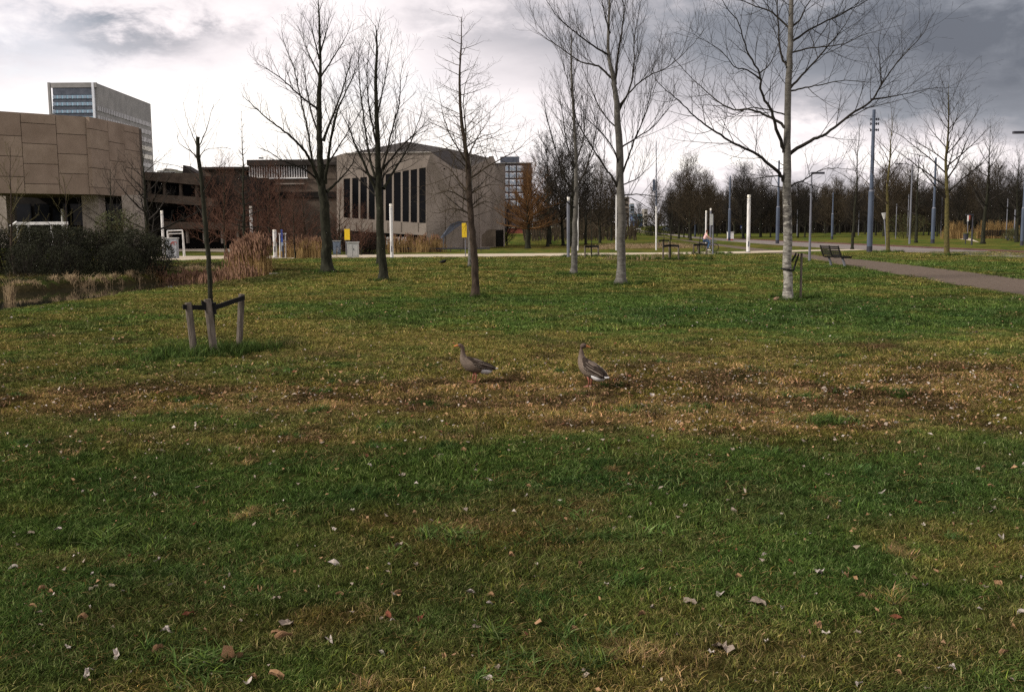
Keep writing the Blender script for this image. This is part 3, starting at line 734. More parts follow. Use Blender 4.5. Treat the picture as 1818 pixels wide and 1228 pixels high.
def norm3(x, y, z):
    l = math.sqrt(x * x + y * y + z * z) or 1e-9; return x / l, y / l, z / l

def spawn(pts, rad, level, Q, rg, out, t0=0.15, lenk=1.0):
    """pts list of 3-tuples; adds children to out"""
    n = len(pts); seg = [math.dist(pts[i], pts[i + 1]) for i in range(n - 1)]; L = sum(seg)
    cnt = Q['dens'][level] * L * (1 - t0); cnt = int(cnt) + (rg.random() < cnt % 1)
    az = rg.uniform(0, 6.28)
    for i in range(cnt):
        t = t0 + (1 - t0) * (i + rg.random()) / cnt
        s = t * L; j = 0
        while j < n - 2 and s > seg[j]: s -= seg[j]; j += 1
        f = min(s / (seg[j] or 1e-9), 1); a, b = pts[j], pts[j + 1]
        p = (a[0] + (b[0] - a[0]) * f, a[1] + (b[1] - a[1]) * f, a[2] + (b[2] - a[2]) * f)
        tx, ty, tz = norm3(b[0] - a[0], b[1] - a[1], b[2] - a[2]); r = rad[j] + (rad[j + 1] - rad[j]) * f
        az += 2.4 + rg.uniform(-.5, .5)
        if abs(tz) < 0.9: ux, uy, uz = norm3(ty, -tx, 0)
        else: ux, uy, uz = 1.0, 0.0, 0.0
        wx, wy, wz = ty * uz - tz * uy, tz * ux - tx * uz, tx * uy - ty * ux
        ca, sa = math.cos(az), math.sin(az)
        ang = math.radians(Q['ang'][level] + rg.uniform(-14, 14)); cg, sg = math.cos(ang), math.sin(ang)
        dx = tx * cg + (ux * ca + wx * sa) * sg; dy = ty * cg + (uy * ca + wy * sa) * sg; dz = tz * cg + (uz * ca + wz * sa) * sg
        dx, dy, dz = norm3(dx, dy, dz + Q['up'][level])
        ln = Q['len'][level] * lenk * (1 - 0.55 * t) * rg.uniform(0.55, 1.25)
        k = Q['seg'][level]; st = ln / k; q = p; cp = [p]; jt = Q['jit']
        for _ in range(k):
            dx, dy, dz = norm3(dx + rg.uniform(-jt, jt), dy + rg.uniform(-jt, jt), dz + rg.uniform(-jt, jt) + Q['trop'])
            q = (q[0] + dx * st, q[1] + dy * st, q[2] + dz * st); cp.append(q)
        r0 = min(r * 0.62, Q['rad'][level]); r1 = max(Q['rmin'] * 0.7, r0 * 0.25)
        cr = [r0 + (r1 - r0) * u / k for u in range(k + 1)]
        out.append((cp, cr))
        if level + 1 < len(Q['dens']): spawn(cp, cr, level + 1, Q, rg, out, 0.12, lenk)

def tubes(name, branches, m, parent, sides=3):
    """all branches as one mesh, vectorised by point count"""
    Vs = []; Fs = []; base = 0; groups = {}
    for p, r in branches: groups.setdefault(len(p), []).append((p, r))
    for n, lst in groups.items():
        Pn = np.array([p for p, _ in lst], float); Rn = np.array([r for _, r in lst], float)
        T = np.empty_like(Pn); T[:, 1:-1] = Pn[:, 2:] - Pn[:, :-2]; T[:, 0] = Pn[:, 1] - Pn[:, 0]; T[:, -1] = Pn[:, -1] - Pn[:, -2]
        T /= np.linalg.norm(T, axis=2, keepdims=True) + 1e-9
        ref = np.where(np.abs(T[:, :1, 2:3]) > 0.85, np.array([1.0, 0, 0]), np.array([0, 0, 1.0]))
        A = np.cross(T, np.broadcast_to(ref, T.shape)); A /= np.linalg.norm(A, axis=2, keepdims=True) + 1e-9; B_ = np.cross(T, A)
        th = np.arange(sides) * 2 * math.pi / sides
        V = Pn[:, :, None, :] + Rn[:, :, None, None] * (A[:, :, None, :] * np.cos(th)[None, None, :, None] + B_[:, :, None, :] * np.sin(th)[None, None, :, None])
        Vs.append(V.reshape(-1, 3)); nb = len(lst)
        id_ = base + np.arange(nb * n * sides).reshape(nb, n, sides); nx = np.roll(id_, -1, axis=2)
        Fs.append(np.stack([id_[:, :-1], nx[:, :-1], nx[:, 1:], id_[:, 1:]], -1).reshape(-1, 4)); base += nb * n * sides
    return np_mesh(name, np.concatenate(Vs), np.concatenate(Fs), m, parent, smooth=False)

def tup(pts): return [tuple(p) for p in pts]

TW = dict(dens=[4.2, 4.8, 3.4], ang=[50, 46, 42], up=[0.18, 0.12, 0.1], len=[1.9, 0.85, 0.42], seg=[6, 4, 2], jit=0.10, trop=0.05, rad=[0.013, 0.006, 0.0035], rmin=0.0036)
def traced_tree(name, base, trunk, widths, limbs, mats, label, group, Q=None, seed=1, wk=0.5, tk=0.6, ext=1.0, trunk_t0=0.45, depth_amp=0.38, limb_r=0.34):
    """trunk and limbs traced as pixel polylines at the tree's own distance; limbs swing nearer or farther as they go out"""
    Q = Q or TW; rg = random.Random(seed)
    g0 = G(*base); d = g0.y; root = thing(name, g0, label, 'tree', group)
    s = d / FPX
    tp = [P(x, y, d) for x, y in trunk]; tp[0] = Vector((g0.x, g0.y, g0.z - 0.08))
    tp = catmull(tp, 5); nt_ = len(tp)
    wpy = [trunk[0][1] - (trunk[0][1] - trunk[-1][1]) * i / (nt_ - 1) for i in range(nt_)]
    rad = [max(np.interp(-y, [-a for a, _ in widths], [b_ for _, b_ in widths]) * s / 2, 0.006) for y in wpy]
    rad[0] *= 2.2; rad[1] *= 1.22
    for i in range(1, nt_): tp[i] += Vector((rg.uniform(-1, 1), rg.uniform(-1, 1), 0)) * rad[i] * 0.16
    mb = MB(); mb.tube(tp, rad, 14); mb.build('trunk', mats[0], root, True)
    crown = []
    for li, lm in enumerate(limbs):
        w0, pts = lm[0], lm[1]
        amp = depth_amp * (1 if li % 2 else -1) * (0.5 + rg.random())
        x0 = pts[0][0]; acc_ = 0; L3 = []
        for i, (x, y) in enumerate(pts):
            if i: acc_ += math.hypot(x - pts[i - 1][0], y - pts[i - 1][1])
            L3.append(P(x, y, d + amp * acc_ * s * (1 if acc_ else 0)))
        c = catmull(L3, 5); nL = len(c)
        for i in range(1, nL): c[i] += Vector((rg.uniform(-1, 1), rg.uniform(-1, 1), rg.uniform(-1, 1))) * 0.007 * (1 + acc_ * s * 0.35)
        r0 = w0 * .88 * s / 2; rr = [max(r0 * (1 - 0.93 * (i / (nL - 1)) ** 0.75), 0.004) for i in range(nL)]; rr[0] *= 1.35
        m3 = MB(); m3.tube(c, rr, 8, cap=False); m3.build('limb', mats[0] if w0 > 5 and mats[0] not in (M['bark_birch'], M['bark_mottled']) else mats[1], root, True)
        spawn(tup(c), rr, 0, Q, rg, crown, 0.14, ext)
    spawn(tup(tp), rad, 0, Q, rg, crown, trunk_t0, ext * tk * 1.6)
    tubes('crown', crown, mats[1], root)
    return root

DARK = (M['bark_dark'], M['twig_dark']); BROWN = (M['bark_brown'], M['twig_brown']); GREY = (M['bark_mottled'], M['twig_dark']); BIRCH = (M['bark_birch'], M['twig_dark'])
# the white-barked tree on the right
traced_tree('birch_tree', (1400, 533), [(1400, 533), (1398, 450), (1397, 330), (1398, 200), (1402, 100), (1405, 0), (1408, -150), (1409, -300)],
    [(533, 17), (450, 15.5), (330, 15), (270, 14), (200, 11.5), (100, 11), (0, 9), (-150, 5), (-300, 1.5)],
    [(8.5, [(1392, 320), (1379, 303), (1345, 275), (1304, 255), (1265, 230), (1238, 211), (1207, 180), (1167, 145), (1150, 88)]),
     (6.5, [(1394, 226), (1370, 210), (1335, 195), (1295, 193), (1250, 160), (1216, 127), (1185, 88)]),
     (8, [(1393, 270), (1380, 235), (1370, 200), (1352, 163), (1348, 132), (1326, 88), (1313, 44), (1282, 0), (1262, -60)]),
     (6, [(1398, 120), (1386, 92), (1381, 26), (1378, -60), (1365, -150)]),
     (8, [(1402, 272), (1440, 250), (1466, 237), (1510, 205), (1550, 176), (1566, 148), (1594, 110), (1634, 66), (1656, 25)]),
     (4, [(1548, 177), (1575, 173), (1598, 169), (1651, 158), (1705, 155)]),
     (6, [(1401, 158), (1418, 140), (1449, 106), (1480, 70), (1506, 35), (1545, -35)]),
     (5.5, [(1403, 78), (1436, 53), (1493, 26), (1541, 0), (1610, -45)]),
     (4, [(1402, 162), (1430, 156), (1458, 150), (1502, 143), (1554, 146), (1600, 130)]),
     (4.5, [(1403, 52), (1370, 22), (1334, 9), (1304, -9), (1270, -50)]),
     (5, [(1405, 48), (1418, 38), (1431, 13), (1449, -18), (1462, -90)]),
     (3.8, [(1403, 330), (1430, 318), (1449, 306), (1471, 299), (1510, 301), (1540, 310)]),
     (3.8, [(1396, 312), (1370, 313), (1343, 317), (1325, 318)]),
     (3.6, [(1397, 205), (1365, 196), (1330, 192), (1298, 208), (1275, 190), (1240, 186)]),
     (3.8, [(1349, 140), (1325, 124), (1304, 119), (1282, 92), (1240, 66), (1205, 50)]),
     (3.2, [(1348, 130), (1368, 112), (1385, 70), (1400, 50)]),
     (3.4, [(1565, 150), (1563, 120), (1560, 80), (1568, 40)]),
     (4, [(1408, -60), (1450, -120), (1500, -190)]), (4, [(1407, -60), (1360, -130), (1300, -200)]), (3, [(1400, 300), (1385, 290), (1368, 283)]),
     (3.2, [(1402, 345), (1425, 340), (1455, 345), (1485, 352)]), (3, [(1396, 335), (1370, 330), (1345, 335), (1330, 350)]),
     (4, [(1403, 95), (1440, 85), (1490, 80), (1540, 60), (1600, 45)])],
    BIRCH, 'tall white barked tree with broad bare crown, black strap round its trunk', 'bare trees on the lawn', seed=3, ext=1.0, depth_amp=0.30)
T6Q = dict(TW); T6Q['up'] = [0.45, 0.3, 0.2]; T6Q['trop'] = 0.10; T6Q['ang'] = [36, 36, 34]; T6Q['len'] = [2.4, 0.95, 0.42]
traced_tree('tree', (1102, 506), [(1103, 506), (1103, 400), (1101, 308), (1096, 198), (1089, 141), (1080, 88), (1082, 0), (1084, -110)],
    [(506, 16), (400, 14), (308, 13), (198, 9), (88, 6), (0, 4), (-110, 1.2)],
    [(5.5, [(1100, 340), (1085, 312), (1075, 299), (1053, 264), (1027, 220), (1013, 163), (996, 101), (990, 60)]),
     (5, [(1089, 143), (1062, 118), (1031, 110), (987, 79), (960, 62), (939, 42)]),
     (4.5, [(1083, 100), (1044, 75), (1009, 48), (983, 22), (960, -20)]),
     (6, [(1092, 150), (1099, 88), (1106, 40), (1110, 0), (1120, -80)]),
     (5, [(1101, 318), (1115, 280), (1128, 246), (1150, 189), (1158, 155), (1176, 120)]),
     (4.5, [(1098, 198), (1119, 154), (1125, 110), (1128, 60), (1137, 9), (1150, -60)]),
     (4.5, [(1099, 190), (1120, 162), (1150, 136), (1194, 114), (1238, 70), (1256, 45)]),
     (4, [(1100, 264), (1128, 246), (1160, 225), (1190, 190), (1210, 180)]),
     (3.5, [(1104, 348), (1130, 345), (1172, 350), (1185, 345)]), (3.5, [(1098, 232), (1070, 200), (1050, 160), (1035, 120), (1030, 70)]),
     (3.5, [(1083, 60), (1070, 10), (1062, -60)]), (3, [(1099, 330), (1080, 328), (1055, 318), (1040, 300)]), (3, [(1102, 360), (1120, 352), (1150, 368), (1165, 372)]),
     (3.2, [(1100, 330), (1130, 318), (1150, 300), (1168, 280)]), (4, [(1101, 300), (1088, 262), (1060, 228), (1032, 205), (1010, 200)])],
    GREY, 'bare tree with pale lower trunk between the two tree supports and the birch', 'bare trees on the lawn', Q=T6Q, seed=5, depth_amp=.35)
T2Q = dict(TW); T2Q['up'] = [0.35, 0.25, 0.2]; T2Q['ang'] = [42, 42, 38]; T2Q['len'] = [1.9, 0.85, 0.45]; T2Q['rad'] = [0.017, 0.008, 0.005]; T2Q['rmin'] = 0.0045; T2Q['dens'] = [4.0, 4.6, 3.0]; T2Q['jit'] = .12
traced_tree('tree', (582, 484), [(582, 484), (579, 420), (577, 366), (571, 326), (567, 244), (567, 163), (569, 122), (567, 41), (565, -2)],
    [(484, 21), (420, 17), (366, 17), (320, 14), (244, 10), (163, 7.5), (122, 5), (41, 3), (0, 1)],
    [(8, [(571, 334), (555, 293), (542, 270), (518, 244), (498, 228), (465, 203), (441, 180), (430, 170)]),
     (7, [(573, 340), (557, 301), (546, 228), (534, 175), (522, 122), (506, 80), (500, 55)]),
     (5, [(566, 195), (534, 171), (502, 142), (470, 120), (450, 112)]),
     (4.5, [(568, 138), (552, 105), (542, 81), (526, 40)]),
     (7, [(577, 326), (591, 228), (606, 180), (628, 134), (640, 95)]),
     (6, [(574, 250), (595, 195), (610, 155), (622, 110), (630, 90)]),
     (4, [(570, 135), (595, 98), (612, 70), (622, 45)]),
     (6, [(580, 340), (600, 322), (612, 309), (628, 285), (640, 240)]),
     (5, [(569, 326), (542, 301), (502, 285), (475, 268), (455, 262)]),
     (5, [(567, 240), (555, 210), (545, 160), (540, 120), (535, 90)]),
     (4, [(567, 105), (555, 60), (548, 30)]), (4, [(568, 95), (580, 55), (585, 20)]), (4.5, [(577, 300), (600, 262), (630, 215), (650, 180)])],
    DARK, 'tall dark trunked bare tree behind the pond end, left of the white light column', 'bare trees on the lawn', Q=T2Q, seed=8)
traced_tree('tree', (681, 498), [(681, 498), (677, 430), (673, 358), (671, 260), (667, 163), (669, 81), (667, 45)],
    [(498, 16), (430, 14), (358, 13), (260, 8.5), (163, 5), (45, 1)],
    [(6.5, [(668, 338), (644, 285), (630, 255), (620, 228), (605, 200), (597, 178)]),
     (6, [(669, 330), (655, 270), (648, 228), (640, 163), (636, 102), (645, 65)]),
     (5, [(670, 260), (656, 195), (652, 122), (658, 60)]),
     (6.5, [(681, 335), (701, 301), (726, 260), (742, 220), (752, 190)]),
     (5, [(676, 310), (693, 244), (709, 183), (712, 130), (720, 100)]),
     (4, [(671, 200), (685, 134), (697, 65)]), (5, [(680, 300), (715, 258), (745, 230), (765, 205)]),
     (4, [(674, 330), (690, 300), (720, 285), (745, 280)]), (4, [(668, 320), (640, 300), (615, 292)])],
    DARK, 'bare tree with mossy trunk in front of the tall auditorium windows', 'bare trees on the lawn', Q=T2Q, seed=11)
T4Q = dict(TW); T4Q['up'] = [0.05, 0.1, 0.1]; T4Q['ang'] = [72, 45, 40]; T4Q['len'] = [1.7, 0.6, 0.3]; T4Q['dens'] = [7.0, 5.0, 3.0]
traced_tree('tree', (845, 528), [(846, 528), (842, 450), (836, 387), (831, 300), (826, 260), (818, 200), (816, 134), (819, 80), (819, 30)],
    [(528, 14), (450, 12), (387, 11), (300, 8), (200, 5), (134, 3.2), (30, 1)],
    [(4, [(829, 312), (827, 228), (822, 179), (830, 140), (845, 110)]),
     (4, [(827, 338), (810, 315), (799, 301), (780, 290), (765, 292)]), (3.6, [(833, 358), (800, 340), (775, 345), (755, 358)]),
     (4, [(833, 318), (860, 300), (890, 282), (921, 265), (935, 250), (949, 238)]),
     (3.6, [(829, 290), (805, 250), (790, 215), (782, 180), (775, 150)]), (3.6, [(830, 280), (850, 240), (866, 215), (872, 190)]),
     (3.6, [(836, 380), (805, 370), (780, 378), (762, 376)]), (3.6, [(836, 372), (860, 358), (885, 365)]), (3.6, [(834, 345), (862, 330), (888, 328)]), (3.4, [(838, 396), (812, 392), (790, 400)]),
     (3.2, [(831, 300), (810, 280), (790, 260), (770, 250)]), (3.2, [(828, 262), (850, 245), (880, 235), (900, 222)])],
    BROWN, 'slender bare tree with twigs low on its trunk, in front of the second yellow sign', 'bare trees on the lawn', Q=T4Q, seed=14, trunk_t0=0.28, ext=1.0)
T5Q = dict(T2Q); T5Q['len'] = [2.1, 0.8, 0.4]; T5Q['up'] = [0.6, 0.3, 0.2]; T5Q['ang'] = [38, 36, 30]; T5Q['dens'] = [4.4, 4.6, 3.0]
traced_tree('tree', (1018, 487), [(1019, 487), (1020, 440), (1021, 396), (1023, 320), (1022, 260), (1016, 160), (1014, 100), (1015, 60)],
    [(487, 12), (396, 10), (320, 8), (260, 6), (160, 4), (60, 1)],
    [(4.5, [(1022, 350), (1000, 310), (985, 260), (972, 215), (966, 180)]), (4.5, [(1023, 335), (1040, 300), (1055, 250), (1062, 200), (1070, 160)]),
     (4, [(1022, 300), (1008, 260), (998, 200), (990, 150)]), (4, [(1022, 290), (1035, 250), (1040, 200), (1045, 150)]),
     (3.6, [(1021, 370), (990, 345), (970, 320), (958, 290)]), (3.6, [(1022, 365), (1050, 345), (1070, 330)])],
    GREY, 'smaller bare tree between the tall bluish light column and the pale trunked tree', 'bare trees on the lawn', Q=T5Q, seed=17)
# sapling held by three stakes on the left
T1Q = dict(TW); T1Q['len'] = [0.9, 0.4, 0.25]; T1Q['dens'] = [4.5, 4.0, 2.0]; T1Q['rad'] = [0.007, 0.0035, 0.0022]; T1Q['rmin'] = .0018
traced_tree('young_tree', (380, 620), [(380, 620), (375, 540), (370, 460), (364, 390), (359, 330), (352, 278), (351, 243)],
    [(620, 10), (540, 8.5), (460, 8), (390, 7.5), (330, 7), (278, 6.5), (243, 6.5)],
    [(3.2, [(349, 280), (338, 268), (318, 255), (316, 235)]), (2.4, [(350, 262), (340, 235), (330, 205), (326, 180)]), (2.6, [(353, 262), (366, 230), (374, 200), (380, 185)]),
     (3.2, [(358, 330), (342, 308), (325, 298), (298, 292), (272, 286)]), (2.8, [(359, 345), (372, 322), (385, 300), (400, 288)]), (3.0, [(366, 395), (356, 375), (340, 360), (300, 352)]),
     (2.6, [(354, 290), (362, 268), (390, 262), (410, 265)])],
    DARK, 'young lichened tree with a stubby top held by three wooden stakes', 'bare trees on the lawn', Q=T1Q, seed=21, trunk_t0=0.55)

# ---- generic bare trees
def auto_tree(name, loc, h, cb, spread, nl, seed, mats, label, group, tr=0.16, rise=(35, 65), Q=None, twig=1.0, lean=0.0, ltop=0.35):
    rg = random.Random(seed); root = thing(name, loc, label, 'tree', group); L0 = Vector(loc)
    k = 9; tp = []; x = y = 0.0
    for i in range(k + 1):
        tp.append(L0 + Vector((x, y, h * i / k - (0.1 if i == 0 else 0)))); x += rg.uniform(-1, 1) * h * 0.010 + lean * h / k; y += rg.uniform(-1, 1) * h * 0.010
    tp = catmull(tp, 3); nT = len(tp); rad = [max(tr * (1 - 0.95 * (i / (nT - 1)) ** 0.9), 0.012) for i in range(nT)]; rad[0] *= 1.6
    mb = MB(); mb.tube(tp, rad, 8); mb.build('trunk', mats[0], root, True)
    Q = Q or dict(dens=[1.3, 1.6, 1.5], ang=[42, 40, 38], up=[0.3, 0.2, 0.1], len=[2.0, 1.0, 0.6], seg=[4, 3, 2], jit=0.16, trop=0.06, rad=[0.035, 0.018, 0.011], rmin=0.009)
    cr = []; az = rg.uniform(0, 6)
    for i in range(nl):
        t = cb + (0.97 - cb) * (i + rg.random()) / nl; j = int(t * (nT - 1)); p = tp[j]
        az += 2.4 + rg.uniform(-.4, .4); el_ = math.radians(rise[0] + (rise[1] - rise[0]) * (t - cb) / (1 - cb) + rg.uniform(-10, 10))
        ln = spread * (1 - (1 - ltop) * ((t - cb) / (1 - cb)) ** 1.3) * rg.uniform(0.75, 1.2)
        dx, dy, dz = math.cos(az) * math.cos(el_), math.sin(az) * math.cos(el_), math.sin(el_); q = tuple(p); cp = [q]
        for _ in range(6):
            dx, dy, dz = norm3(dx + rg.uniform(-.12, .12), dy + rg.uniform(-.12, .12), dz + rg.uniform(-.1, .12) + 0.04)
            q = (q[0] + dx * ln / 6, q[1] + dy * ln / 6, q[2] + dz * ln / 6); cp.append(q)
        r0 = min(rad[j] * 0.6, tr * 0.45); rr = [max(r0 * (1 - .85 * u / 6), 0.009) for u in range(7)]
        cr.append((cp, rr)); spawn(cp, rr, 0, Q, rg, cr, 0.12, twig * spread / 4.5)
    tubes('crown', cr, mats[1], root)
    return root

def at_px(px, d, top=None):
    d = d * K
    p = P(px, 410, d); z = hz1(p.x, d); return Vector((p.x, d, z))
def h_for(px, d, pytop): return P(px, pytop, d * K).z

def dist_of(py, px=909): return GP(px, py).y / K
fine = dict(dens=[2.8, 3.0, 2.4], ang=[42, 40, 38], up=[0.3, 0.2, 0.1], len=[1.7, 0.9, 0.5], seg=[4, 3, 2], jit=0.15, trop=0.06, rad=[0.026, 0.012, 0.008], rmin=0.0065)
for (px, py, top, cb, sp, nl, mats, seed, lab, tr) in [
    (1683, 453, 150, .36, 4.6, 22, (M['bark_olive'], M['twig_dark']), 31, 'tall bare tree with yellowish mossy trunk, right of the fat blue grey tram pole', .21),
    (1578, 447, 196, .33, 3.4, 22, (M['bark_olive'], M['twig_brown']), 32, 'narrow bare tree with mossy trunk just right of the fat blue grey tram pole', .17),
    (1514, 443, 220, .36, 3.2, 16, DARK, 33, 'bare tree behind the park bench, left of the fat blue grey tram pole', .14),
    (1746, 433, 232, .30, 4.6, 20, DARK, 34, 'dark bare tree beyond the cycle road near the right edge', .25),
    (1627, 431, 262, .30, 4.2, 16, DARK, 35, 'dark bare tree beyond the cycle road, left of the mossy trunked tall tree', .2),
    (1806, 430, 270, .25, 4.5, 18, DARK, 36, 'dark bare tree cut by the right edge of the photo', .22),
    (834, 474, 250, .40, 2.2, 12, GREY, 37, 'thin grey trunked tree directly behind the slender twiggy tree', .15),
    (671, 470, 150, .36, 3.4, 14, DARK, 38, 'thin dark tree standing behind the mossy trunk near the auditorium windows', .15)]:
    d = dist_of(py, px); loc = at_px(px, d)
    auto_tree('tree', loc, h_for(px, d, top), cb, sp, nl, seed, mats, lab, 'bare trees around the lawn', tr=tr, rise=(28, 66), Q=fine, ltop=.3)

# trees by the buildings
dense = dict(dens=[4.2, 4.2, 2.6], ang=[45, 42, 38], up=[0.2, 0.1, 0.1], len=[1.7, 0.9, 0.5], seg=[3, 3, 2], jit=0.2, trop=0.03, rad=[0.03, 0.016, 0.011], rmin=0.009)
dd_ = dict(dense)
RED = (M['bark_dark'], M['twig_red']); ORG = (M['bark_dark'], M['twig_orange'])
pr = [auto_tree('reddish_tree', at_px(400, 66), 7.6, .12, 3.2, 26, 51, RED, 'reddish brown bare tree at the left end of the row before the low building', 'reddish bare trees before the buildings', tr=.13, rise=(25, 70), Q=dd_),
      auto_tree('reddish_tree', at_px(455, 68), 6.6, .12, 3.2, 24, 52, RED, 'reddish brown bare tree behind the tall reeds', 'reddish bare trees before the buildings', tr=.12, rise=(25, 70), Q=dd_)]
for i, (px, d, sc, lb) in enumerate([(500, 66, .86, 'reddish bare tree behind the white column and blue sign'), (545, 69, .84, 'reddish bare tree above the small yellow sign'), (425, 62, .70, 'smaller reddish bare tree behind the reed bed'), (600, 72, .8, 'reddish bare tree left of the first tall yellow sign'),
                                     (478, 72, 1.0, 'taller reddish bare tree behind the tree row at left'), (365, 70, .95, 'reddish bare tree behind the young staked tree'), (523, 60, .62, 'low reddish bare tree left of the tall dark tree'), (640, 66, .55, 'low reddish bare tree behind the pale cabinet')]):
    copy_tree(pr[i % 2], loc=at_px(px, d), rz=R.uniform(0, 6), sc=sc, label=lb)
auto_tree('conical_tree', at_px(436, 58), h_for(436, 58, 196), .22, 1.5, 44, 55, DARK, 'narrow conical bare tree rising above the reddish trees', 'bare trees by the buildings', tr=.13, rise=(5, 50), Q=dict(dense, len=[.7, .4, .25], rad=[.016, .009, .006], rmin=.005, dens=[3, 3, 1.5]), ltop=.12)
auto_tree('tree', at_px(258, 52), h_for(258, 52, 262), .18, 3.6, 20, 56, DARK, 'crooked dark bare tree at the corner of the brown concrete block', 'bare trees by the buildings', tr=.2, rise=(12, 60), Q=dict(fine, jit=.3))
auto_tree('tree', at_px(22, 40), h_for(22, 40, 262), .2, 2.2, 16, 57, (M['bark_brown'], M['twig_olive']), 'thin bare tree in front of the brown block at the far left', 'bare trees by the buildings', tr=.08, rise=(30, 65), Q=fine)
auto_tree('tree', at_px(118, 42), h_for(118, 42, 318), .2, 1.8, 14, 58, (M['bark_brown'], M['twig_olive']), 'small olive twigged tree before the pillars of the brown block', 'bare trees by the buildings', tr=.06, rise=(30, 65), Q=fine)
auto_tree('tree', at_px(195, 46), h_for(195, 46, 300), .15, 2.6, 16, 59, DARK, 'spreading bare tree before the right face of the brown block', 'bare trees by the buildings', tr=.1, rise=(20, 60), Q=dict(fine, jit=.26))
# orange twigged tree and its neighbours beyond the path
d = dist_of(441.5)
auto_tree('willow_tree', at_px(937, d), h_for(937, d, 322),   .30, 3.1, 80, 61, ORG, 'rounded orange twigged willow beside the canal', 'trees beside the canal', tr=.3, rise=(0, 84), ltop=.85, Q=dict(dense, dens=[5.2, 5.6, 2.6], up=[.5, .4, .3], len=[1.2, .8, .5]))
mid = [auto_tree('tree', at_px(972, dist_of(438.5)), 6.2, .28, 3.2, 24, 62, (M['bark_dark'], M['twig_brown']), 'brown twigged tree right of the orange willow', 'trees beside the canal', tr=.2, rise=(25, 75), Q=dense)]
# background trees seen against the sky and the dark wood
BG = dict(dens=[2.8, 3.0, 1.8], ang=[40, 38, 36], up=[0.35, 0.2, 0.1], len=[2.6, 1.4, 0.8], seg=[3, 3, 2], jit=0.17, trop=0.05, rad=[0.05, 0.034, 0.026], rmin=0.021)
protos = []
for i, (h, cb, sp) in enumerate([(13, .22, 5.2), (12, .16, 5.6), (14, .28, 4.6), (11, .14, 5.0)]):
    p = auto_tree('bare_tree', (0, 0, 0), h, cb, sp, 30, 70 + i, (M['bark_dark'], (M['twig_dark'], M['twig_brown'])[i % 2]), 'x', 'trees of the dark wood beyond the tram line', tr=.26, rise=(30, 75), Q=BG)
    protos.append((p, h))
used = set()
def bgtree(px, d, top, label, group, k=None):
    k = R.randrange(4) if k is None else k; p, h = protos[k]; loc = at_px(px, d); s = h_for(px, d, top) / h
    if k not in used:
        used.add(k); p.location = loc; p.scale = (s, s, s); p['label'] = label; p['group'] = group; return p
    return copy_tree(p, loc=loc, rz=R.uniform(0, 6.28), sc=(s * R.uniform(.9, 1.15), s * R.uniform(.9, 1.15), s), label=label, group=group)
for px, d, top, lab, k in [(1226, 118, 302, 'broad round crowned dark tree left of the cyclist', 1), (1205, 135, 325, 'dark tree at the left shoulder of the broad round tree', 0), (1250, 128, 322, 'dark tree at the right shoulder of the broad round tree', 3),
                           (1320, 130, 308, 'dark tree left of the white light column, above the wood', 0), (1350, 140, 315, 'dark tree right of the white light column, above the wood', 2),
                           (1065, 105, 312, 'dark bare tree behind the pale trunked tree', 1), (1040, 96, 300, 'tall bare tree left of the pale trunked tree, by the far road', 2), (1000, 92, 290, 'tall bare tree behind the smaller tree, above the canal', 0),
                           (975, 100, 262, 'high bare tree right of the far brick apartment block', 2), (1015, 88, 240, 'highest bare tree behind the bluish light column', 2), (1165, 150, 340, 'bare tree right of the avenue opening', 3), (1135, 230, 368, 'small far tree in the avenue opening', 0),
                           (900, 100, 355, 'low bare tree between the auditorium and the orange willow', 3), (1085, 120, 330, 'dark tree at the left side of the avenue opening', 0)]:
    bgtree(px, d, top, lab, 'bare trees beyond the path', k)
for i in range(54):
    px = 1200 + i * 12.4 + R.uniform(-9, 9); d = R.uniform(122, 190); top = R.uniform(328, 362) if px < 1560 else R.uniform(302, 354)
    bgtree(px, d, top, 'dark bare tree in the wood beyond the tram line', 'trees of the dark wood beyond the tram line')
for i in range(26):
    px = 1200 + i * 26 + R.uniform(-10, 10)
    bgtree(px, R.uniform(200, 260), R.uniform(335, 352), 'dark bare tree in the wood beyond the tram line', 'trees of the dark wood beyond the tram line')
for i in range(10):
    bgtree(955 + i * 16 + R.uniform(-5, 5), R.uniform(130, 200), R.uniform(345, 368), 'dark bare tree in the row left of the avenue', 'row of trees left of the avenue')

# thicket behind the wood: an undivided mass of stems and brush
rg = random.Random(90); br = []
for i in range(8000):
    px = rg.uniform(1190, 1900); d = rg.uniform(195, 300) * K; p = P(px, 410, d); h = rg.uniform(3, 12.0)
    x, y = p.x, p.y; l = rg.uniform(-.25, .25)
    br.append(([(x, y, 0), (x + l * h * .4, y, h * .5), (x + l * h, y, h)], [.12, .09, .03]))
    for j in range(3):
        a = rg.uniform(-1, 1) * 1.6; z0 = h * rg.uniform(.3, .8); br.append(([(x + l * h * .5, y, z0), (x + a, y + rg.uniform(-1, 1), z0 + 1.2), (x + a * 1.8, y, z0 + 2.0)], [.06, .045, .02]))
o = tubes('woods', br, M['twig_dark'], None); tag(o, 'far dark thicket behind the wood', 'woods', kind='stuff')
rg = random.Random(91); br = []
for i in range(900):
    px = rg.uniform(930, 1130); d = rg.uniform(120, 190) * K; p = P(px, 410, d); h = rg.uniform(1.5, 5)
    br.append(([(p.x, p.y, 0), (p.x + rg.uniform(-.5, .5), p.y, h * .6), (p.x + rg.uniform(-1, 1), p.y, h)], [.07, .05, .02]))
o = tubes('undergrowth', br, M['twig_brown'], None); tag(o, 'brown undergrowth left of the avenue', 'undergrowth', kind='stuff')

